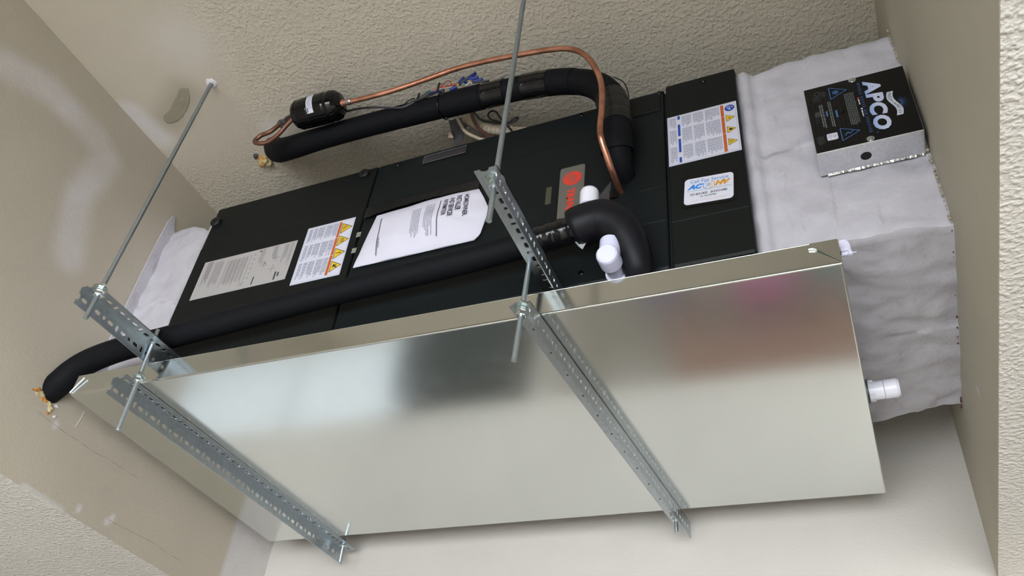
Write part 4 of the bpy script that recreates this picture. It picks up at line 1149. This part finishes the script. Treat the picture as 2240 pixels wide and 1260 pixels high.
under(tube_obj('tarnished_tube', [(0.405, -0.066, 0.6985), (0.385, -0.060, 0.6880), (0.360, -0.052, 0.6720), (0.328, -0.046, 0.6610), (0.303, -0.050, 0.6610), (0.288, -0.050, 0.6740), (0.300, -0.050, 0.6900), (0.326, -0.050, 0.6950), (0.342, -0.048, 0.7140), (0.350, -0.040, 0.740), (0.352, -0.020, 0.8050)], 0.0054, M['copper_d'], None, 12, 8), bl)
under(tube_obj('foam_scrap', [(0.338, -0.046, 0.716), (0.346, -0.050, 0.726), (0.358, -0.050, 0.722), (0.362, -0.050, 0.710)], 0.0045, M['greyplastic'], None, 8, 5), bl)
tw = thing('sensor_wire', 'thin dark sensor wire running behind the filter drier to the wire bundle', 'wire', (0.5, -0.03, 0.68))
under(tube_obj('wire', [(0.352, -0.046, 0.706), (0.352, -0.048, 0.722), (0.364, -0.050, 0.738), (0.392, -0.044, 0.7340), (0.440, -0.028, 0.728), (0.523, -0.030, 0.7170), (0.5644, -0.030, 0.7112), (0.6042, -0.030, 0.6985), (0.657, -0.029, 0.6760), (0.688, -0.028, 0.6690), (0.735, -0.026, 0.690)], 0.0026, M['w_grey'], None, 8, 8), tw)

# ---------------------------------------------------------------- control wiring on top of the suction line
wb = thing('control_wiring', 'tangle of coloured control wires with blue wire nuts on the suction line', 'wiring', (0.80, -0.02, 0.69))
def wire(col, pts, r=0.0014): return under(tube_obj('wire', pts, r, M[col], None, 6, 6), wb)
Y = -0.024
wire('w_grey', [(0.690, Y, 0.676), (0.715, Y, 0.690), (0.745, Y, 0.697), (0.780, Y, 0.694)], 0.0042)
wire('cord', [(0.672, Y, 0.675), (0.690, Y, 0.694), (0.704, Y, 0.697), (0.700, Y, 0.684), (0.684, Y, 0.680)], 0.0016)
wire('cord', [(0.675, Y - .004, 0.668), (0.700, Y - .004, 0.676), (0.730, Y - .004, 0.680), (0.765, Y - .004, 0.688)], 0.0026)
wire('w_green', [(0.728, Y, 0.697), (0.736, Y, 0.705), (0.744, Y, 0.703), (0.741, Y, 0.697)], 0.0030)
wire('w_orange', [(0.748, Y, 0.704), (0.775, Y, 0.7085), (0.800, Y, 0.7045), (0.828, Y, 0.7050)])
wire('w_red', [(0.752, Y - .003, 0.701), (0.772, Y - .003, 0.706), (0.785, Y - .003, 0.722), (0.796, Y - .003, 0.714), (0.799, Y - .003, 0.703)], 0.0010)
wire('w_red', [(0.762, Y, 0.702), (0.785, Y, 0.7055), (0.806, Y, 0.7020)], 0.0018)
wire('w_yellow', [(0.749, Y - .002, 0.702), (0.765, Y - .002, 0.7055), (0.775, Y - .002, 0.699)], 0.0012)
wire('w_white', [(0.747, Y - .002, 0.698), (0.768, Y - .002, 0.7005), (0.792, Y - .002, 0.6965), (0.806, Y - .002, 0.6945)], 0.0014)
wire('w_yellow', [(0.808, Y, 0.694), (0.822, Y, 0.705), (0.842, Y, 0.700), (0.856, Y, 0.6930)], 0.0024)
wire('w_orange', [(0.800, Y, 0.703), (0.822, Y, 0.709), (0.838, Y, 0.711), (0.848, Y, 0.704)])
wire('w_white', [(0.836, Y - .002, 0.686), (0.848, Y - .002, 0.690), (0.852, Y - .002, 0.683)], 0.0020)
wire('w_green', [(0.822, Y - .002, 0.694), (0.832, Y - .002, 0.7105), (0.846, Y - .002, 0.7205)], 0.0016)
wire('w_grey', [(0.852, Y, 0.690), (0.872, Y, 0.685), (0.892, Y, 0.680)], 0.0024)
wire('w_blue', [(0.742, Y - .003, 0.694), (0.762, Y - .003, 0.6945), (0.772, Y - .003, 0.690)], 0.0016)
def wnut(p, q):
    p = Vector(p); q = Vector(q); d = (q - p).normalized(); L_ = (q - p).length
    return under(lathe_bm(p, d, [(0, 0.0044), (L_ * 0.25, 0.0048), (L_ * 0.7, 0.0036), (L_ * 0.96, 0.0030), (L_, 0.0016)], 12).build('wire_nut', M['w_blue'], None), wb)
wnut((0.817, Y, 0.7000), (0.826, Y, 0.7220)); wnut((0.839, Y, 0.7105), (0.856, Y, 0.7250)); wnut((0.842, Y, 0.7055), (0.864, Y, 0.7060)); wnut((0.850, Y, 0.6940), (0.876, Y, 0.6920)); wnut((0.812, Y, 0.6930), (0.795, Y, 0.6880)); wnut((0.832, Y, 0.6985), (0.838, Y, 0.7090))
for x, z0, z1 in ((0.7660, 0.6930, 0.7235), (0.7175, 0.6840, 0.7060)):
    under(MB().bbox(x - 0.0028, x + 0.0028, Y - 0.0050, Y - 0.0030, z0, z1, 0.0008).build('cable_tie', M['gloss'], None), wb)

# ---------------------------------------------------------------- items between the suction line and the unit top
cd = thing('flexible_conduit', 'cream ribbed flexible conduit behind the suction line, dropping to the unit top', 'conduit', (0.86, 0.11, 0.60))
CP = cat([(0.770, 0.100, 0.745), (0.7900, 0.100, 0.7220), (0.8314, 0.100, 0.6850), (0.8743, 0.100, 0.6610), (0.9150, 0.105, 0.6480), (0.950, 0.11, 0.630), (0.965, 0.12, 0.585)], 16)
under(MB().tube(CP, [0.0105 + (0.0012 if i % 4 < 2 else 0) for i in range(len(CP))], 16).build('ribbed_sleeve', M['conduit'], None), cd)
wc = thing('white_cable', 'white cable dropping behind the suction line onto the unit top', 'cable', (0.79, 0.09, 0.60))
under(tube_obj('cable', [(0.752, 0.080, 0.745), (0.768, 0.085, 0.7080), (0.785, 0.090, 0.6780), (0.815, 0.095, 0.6520), (0.845, 0.10, 0.630), (0.862, 0.11, 0.588)], 0.0040, M['conduit'], None, 10, 8), wc)
mw = thing('maroon_wire', 'dark maroon wire crossing in front of the cream conduit', 'wire', (0.82, 0.085, 0.60))
under(tube_obj('wire', [(0.798, 0.075, 0.728), (0.806, 0.080, 0.7000), (0.822, 0.084, 0.6680), (0.840, 0.088, 0.6480), (0.856, 0.095, 0.62), (0.862, 0.10, 0.588)], 0.0040, M['wirebrown'], None, 10, 8), mw)
bc = thing('black_cord', 'thin black cord with a loose loop lying between the suction line and the unit', 'cord', (0.88, 0.06, 0.60))
under(tube_obj('cord', [(0.806, 0.050, 0.722), (0.8150, 0.060, 0.7030), (0.8380, 0.060, 0.6670), (0.862, 0.060, 0.6500), (0.8870, 0.060, 0.6360), (0.915, 0.060, 0.6270), (0.930, 0.060, 0.6340), (0.924, 0.060, 0.6400), (0.902, 0.060, 0.6300), (0.886, 0.060, 0.6550), (0.872, 0.060, 0.6820), (0.859, 0.060, 0.6890), (0.853, 0.060, 0.6770), (0.864, 0.060, 0.6580), (0.884, 0.060, 0.6420), (0.905, 0.062, 0.6230), (0.925, 0.075, 0.590)], 0.0024, M['cord'], None, 8, 8), bc)
gt = thing('grey_tape_flap', 'crumpled grey tape flap with a beige tag hanging above the unit', 'tape', (0.755, 0.10, 0.66))
mb = MB()
N1, N2 = 10, 12
def flap(a, b):
    top = Vector((0.722 + 0.062 * a, 0.098, 0.758 - 0.012 * a)); bot = Vector((0.738 + 0.028 * a, 0.104, 0.705 - 0.045 * math.sin(a * 2.2)))
    p = top.lerp(bot, b); p.y += 0.006 * noise.noise(Vector((a * 4, b * 4, 3)))
    return p
for dy in (0, 0.0012):
    mb.add([flap(i / N1, j / N2) + Vector((0, dy, 0)) for j in range(N2 + 1) for i in range(N1 + 1)], [(j * (N1 + 1) + i, j * (N1 + 1) + i + 1, (j + 1) * (N1 + 1) + i + 1, (j + 1) * (N1 + 1) + i) for j in range(N2) for i in range(N1)], True)
pbuild(mb, 'tape_sheet', M['greyplastic'], gt)
mb = MB(); q = [(0.7305, 0.097, 0.7090), (0.7400, 0.096, 0.6990), (0.7480, 0.096, 0.6830), (0.7455, 0.096, 0.6800), (0.7350, 0.096, 0.6860), (0.7325, 0.096, 0.6840), (0.7340, 0.096, 0.6900)]
mb.add(q + [(x, y + 0.001, z) for x, y, z in q], [list(range(7)), [7 + i for i in range(7)][::-1]] + [(i, (i + 1) % 7, 7 + (i + 1) % 7, 7 + i) for i in range(7)])
pbuild(mb, 'beige_tag', M['beigetag'], gt)

# ---------------------------------------------------------------- paper envelope taped to the front
en = thing('paper_envelope', 'white paper document envelope taped flat on the front of the unit', 'envelope', (0.75, 0.03, 0.265))
def edge_l(b): return Vector((0.6070, 0.2645)).lerp(Vector((0.6330, 0.4060)), b)
def edge_r(b):
    pl = [(0.0, 0.8790, 0.2660), (0.10, 0.8900, 0.2780), (0.30, 0.8960, 0.3080), (0.55, 0.9030, 0.3420), (0.80, 0.8850, 0.3850), (1.0, 0.8720, 0.4110)]
    for i in range(len(pl) - 1):
        if b <= pl[i + 1][0]:
            k = (b - pl[i][0]) / (pl[i + 1][0] - pl[i][0])
            return Vector((pl[i][1] + (pl[i + 1][1] - pl[i][1]) * k, pl[i][2] + (pl[i + 1][2] - pl[i][2]) * k))
def env_xz(a, b):
    p = edge_l(b).lerp(edge_r(b), a)
    p.y += 0.006 * math.sin(math.pi * a) * b
    return p
def env_y(a, b):
    puff = (math.sin(math.pi * min(1, max(0, a))) ** 0.6) * (math.sin(math.pi * min(1, max(0, b))) ** 0.65 if 0 < b < 1 else 0)
    w_ = 0.0022 * noise.noise(Vector((a * 7, b * 4, 0.5))) + 0.0024 * noise.noise(Vector((a * 2 + b * 3, b * 2, 5)))
    crease = 0.006 * math.exp(-((a - 0.90 + 0.25 * (b - 0.2)) / 0.025) ** 2) * sstep(0.6, 0.1, b) + 0.004 * math.exp(-((b - 0.42 + 0.5 * (a - 0.85)) / 0.04) ** 2) * sstep(0.70, 0.85, a)
    return 0.0425 - 0.019 * puff - w_ * min(1, 6 * a * (1 - a) + 6 * b * (1 - b)) + crease * puff
NAx, NBx = 40, 24
mb = MB()
mb.add([(env_xz(i / NAx, j / NBx).x, env_y(i / NAx, j / NBx), env_xz(i / NAx, j / NBx).y) for j in range(NBx + 1) for i in range(NAx + 1)],
       [(j * (NAx + 1) + i, j * (NAx + 1) + i + 1, (j + 1) * (NAx + 1) + i + 1, (j + 1) * (NAx + 1) + i) for j in range(NBx) for i in range(NAx)], True)
mb.add([(env_xz(i / NAx, j / NBx).x, 0.0445, env_xz(i / NAx, j / NBx).y) for j in range(NBx + 1) for i in range(NAx + 1)],
       [(j * (NAx + 1) + i + 1, j * (NAx + 1) + i, (j + 1) * (NAx + 1) + i, (j + 1) * (NAx + 1) + i + 1) for j in range(NBx) for i in range(NAx)], True)
bd = [(i, 0) for i in range(NAx + 1)] + [(NAx, j) for j in range(1, NBx + 1)] + [(i, NBx) for i in range(NAx - 1, -1, -1)] + [(0, j) for j in range(NBx - 1, 0, -1)]
n = len(bd)
mb.add([(env_xz(i / NAx, j / NBx).x, env_y(i / NAx, j / NBx), env_xz(i / NAx, j / NBx).y) for i, j in bd] + [(env_xz(i / NAx, j / NBx).x, 0.0445, env_xz(i / NAx, j / NBx).y) for i, j in bd],
       [(k, n + k, n + (k + 1) % n, (k + 1) % n) for k in range(n)])
sheet_ = pbuild(mb, 'paper_sheet', M['paper'], en)
def on_env(p):
    b = (p.z - 0.265) / 0.143; l_, r_ = edge_l(min(1, max(0, b))), edge_r(min(1, max(0, b)))
    a = (p.x - l_.x) / (r_.x - l_.x)
    return Vector((p.x, min(env_y(min(1, max(0, a + da_)), min(1, max(0, b + db_))) for da_ in (-0.02, 0, 0.02) for db_ in (-0.04, 0, 0.03)) - 0.0006, p.z))
a = R(6)
frE = Fr((0.8625, 0.03, 0.3955), (0.06, 0, -0.998), (0.998, 0, 0.06))
def etext(body, t0, t1, u0, u1, bold=0.0, col='ink'):
    p_ = Print(frE, 0.0, on_env); p_.text(body, t0, t1, u0, u1, bold); return pbuild(p_, 'lettering', M[col], sheet_)
etext('HOMEOWNER,', 0.001, 0.067, -0.0175, -0.0055, 0.012)
etext('INSTALLER', 0.000, 0.047, -0.0325, -0.0210, 0.012)
etext('AND SERVICER', 0.001, 0.062, -0.0470, -0.0360, 0.012)
etext('INFORMATION', 0.003, 0.055, -0.0610, -0.0505, 0.012)
p_ = Print(frE, 0.0, on_env)
for i in range(24):
    t0, t1 = 0.001 + 0.104 * i / 24, 0.001 + 0.104 * (i + 1) / 24
    p_.rect(t0, t1, -0.0690, -0.0675)
pbuild(p_, 'ruled_line', M['ink'], sheet_)
p_ = Print(frE, 0.0, on_env)
for i in range(24):
    t0, t1 = 0.002 + 0.104 * i / 24, 0.002 + 0.104 * (i + 1) / 24
    p_.rect(t0, t1, -0.2080, -0.2065)
pbuild(p_, 'ruled_line', M['ink'], sheet_)
p_ = Print(frE, 0.0, on_env)
p_.greek(0.006, 0.098, -0.0790, -0.1000, 4, lw=0.32, rag=0.25); p_.greek(0.010, 0.095, -0.1090, -0.1300, 4, lw=0.32, rag=0.3); p_.greek(0.062, 0.088, -0.2020, -0.2055, 1, lw=0.8, rag=0)
tag(pbuild(p_, 'small_print', M['inkg'], sheet_), kind='stuff')
# wrinkled black tape along its top edge
mb = MB(); NT = 44
def tp_(i, b):
    a = i / NT; x = 0.598 + 0.272 * a
    z = (0.413 + 0.004 * noise.noise(Vector((a * 26, 0, 0)))) * (1 - b) + (0.441 + 0.003 * noise.noise(Vector((a * 18, 4, 0)))) * b
    z += -0.008 * (1 - a) * (1 - b)
    return Vector((x, 0.0440 - 0.010 * (1 - b) * math.sin(math.pi * min(1, a * 1.05)) ** 0.5 - 0.0012 * abs(noise.noise(Vector((a * 30, b * 3, 9)))), z))
mb.add([tp_(i, j / 5) for j in range(6) for i in range(NT + 1)], [(j * (NT + 1) + i, j * (NT + 1) + i + 1, (j + 1) * (NT + 1) + i + 1, (j + 1) * (NT + 1) + i) for j in range(5) for i in range(NT)], True)
o = pbuild(mb, 'black_tape', M['tape2'], en); o['label'] = 'glossy wrinkled black tape strip'

# ---------------------------------------------------------------- gap foam at the two wall penetrations
def foam_blob(name, label, pts, seed):
    root = thing(name, label, 'foam', pts[0][:3])
    for x, y, z, r, m_ in pts:
        bm = bmesh.new(); bmesh.ops.create_icosphere(bm, subdivisions=3, radius=r)
        for v in bm.verts:
            v.co *= 1 + 0.75 * noise.noise(v.co * (1.3 / r) + Vector((seed, x * 50, z * 50)))
        sx = 0.55 if x < 0 else 1.0
        mm = MB(); mm.bm(bm, True, Matrix.Translation((x, y, z)) @ Matrix.Rotation(seed * x + z * 90, 4, 'X') @ Matrix.Diagonal((sx, 1.35, 0.85, 1)))
        pbuild(mm, 'foam_lump', m_, root)
    return root
yel = mat('pale_gap_foam', (0.52, 0.43, 0.24), 0.6)
orn = mat('amber_gap_foam', (0.50, 0.20, 0.04), 0.45)
foam_blob('gap_foam', 'amber gap foam lump on the ceiling beside the end of the suction line', [(0.176, 0.085, ZC - 0.004, 0.0135, M['gapfoam']), (0.186, 0.094, ZC - 0.003, 0.0100, yel), (0.165, 0.068, ZC - 0.002, 0.0060, M['w_grey'])], 1.0)
foam_blob('gap_foam', 'yellow and amber gap foam dabs on the left wall around the drain pipe', [(XL, -0.019, 0.046, 0.0050, orn), (XL, -0.009, 0.041, 0.0080, yel), (XL, 0.004, 0.037, 0.0062, orn), (XL, 0.002, 0.045, 0.0075, yel), (XL, 0.017, 0.036, 0.0070, yel), (XL, 0.0275, 0.027, 0.0060, yel), (XL, 0.026, 0.016, 0.0035, orn), (XL, 0.037, 0.040, 0.0040, M['plasterdab']), (XL, 0.044, 0.018, 0.0035, M['plasterdab']), (XL, -0.028, 0.040, 0.0025, orn)], 5.0)

# ---------------------------------------------------------------- furniture of the room below, seen only as a blur in the pan
wood = mat('red_brown_wood', (0.55, 0.30, 0.22), 0.5)
sb = thing('bench', 'low red-brown bench in the room beyond, blurred in the drain pan', 'bench', (1.2, 3.2, FLOOR))
pbuild(MB().bbox(0.45, 2.30, 3.00, 3.40, -2.12, -2.06, 0.01), 'seat', wood, sb)
pbuild(MB().bbox(0.50, 2.25, 3.03, 3.06, -2.17, -2.12, 0.004), 'apron', wood, sb)
for x in (0.48, 1.33, 2.20):
    for y in (3.03, 3.31): pbuild(MB().bbox(x, x + 0.07, y, y + 0.07, FLOOR, -2.12, 0.004), 'leg', wood, sb)
dc = thing('dark_cabinet', 'dark grey cabinet in the room beyond, blurred in the drain pan', 'cabinet', (-0.52, 2.40, FLOOR))
dkm = mat('dark_cabinet_paint', (0.05, 0.06, 0.06), 0.5)
pbuild(MB().bbox(-0.85, -0.20, 2.22, 2.58, FLOOR, -1.50, 0.01), 'case', dkm, dc)
for x in (-0.84, -0.52):
    d_ = pbuild(MB().bbox(x, x + 0.31, 2.20, 2.22, FLOOR + 0.06, -1.52, 0.004), 'door', dkm, dc)
    pbuild(MB().bbox(x + 0.14, x + 0.16, 2.185, 2.20, -1.95, -1.80, 0.004), 'handle', M['nut'], d_)
def crate(name, label, x0, x1, y0, y1, z1, col):
    t_ = thing(name, label, 'box', ((x0 + x1) / 2, (y0 + y1) / 2, FLOOR))
    m_ = mat(name + '_card', col, 0.6)
    pbuild(MB().bbox(x0, x1, y0, y1, FLOOR, z1 - 0.03, 0.006), 'tub', m_, t_)
    pbuild(MB().bbox(x0 - 0.006, x1 + 0.006, y0 - 0.006, y1 + 0.006, z1 - 0.03, z1, 0.004), 'lid', m_, t_)
crate('storage_box', 'purple grey storage box on the floor beyond, blurred in the drain pan', 0.42, 0.62, 2.45, 2.65, -2.20, (0.30, 0.26, 0.42))
crate('storage_box', 'magenta storage box on the floor beyond, blurred in the drain pan', 0.88, 1.22, 2.75, 2.92, -2.33, (0.72, 0.22, 0.48))
crate('storage_box', 'turquoise storage box on the floor beyond, blurred in the drain pan', 1.32, 1.52, 2.38, 2.55, -2.26, (0.22, 0.75, 0.80))
crate('storage_box', 'white storage box on the floor beyond, blurred in the drain pan', 1.55, 1.85, 2.78, 2.95, -2.25, (0.70, 0.68, 0.74))
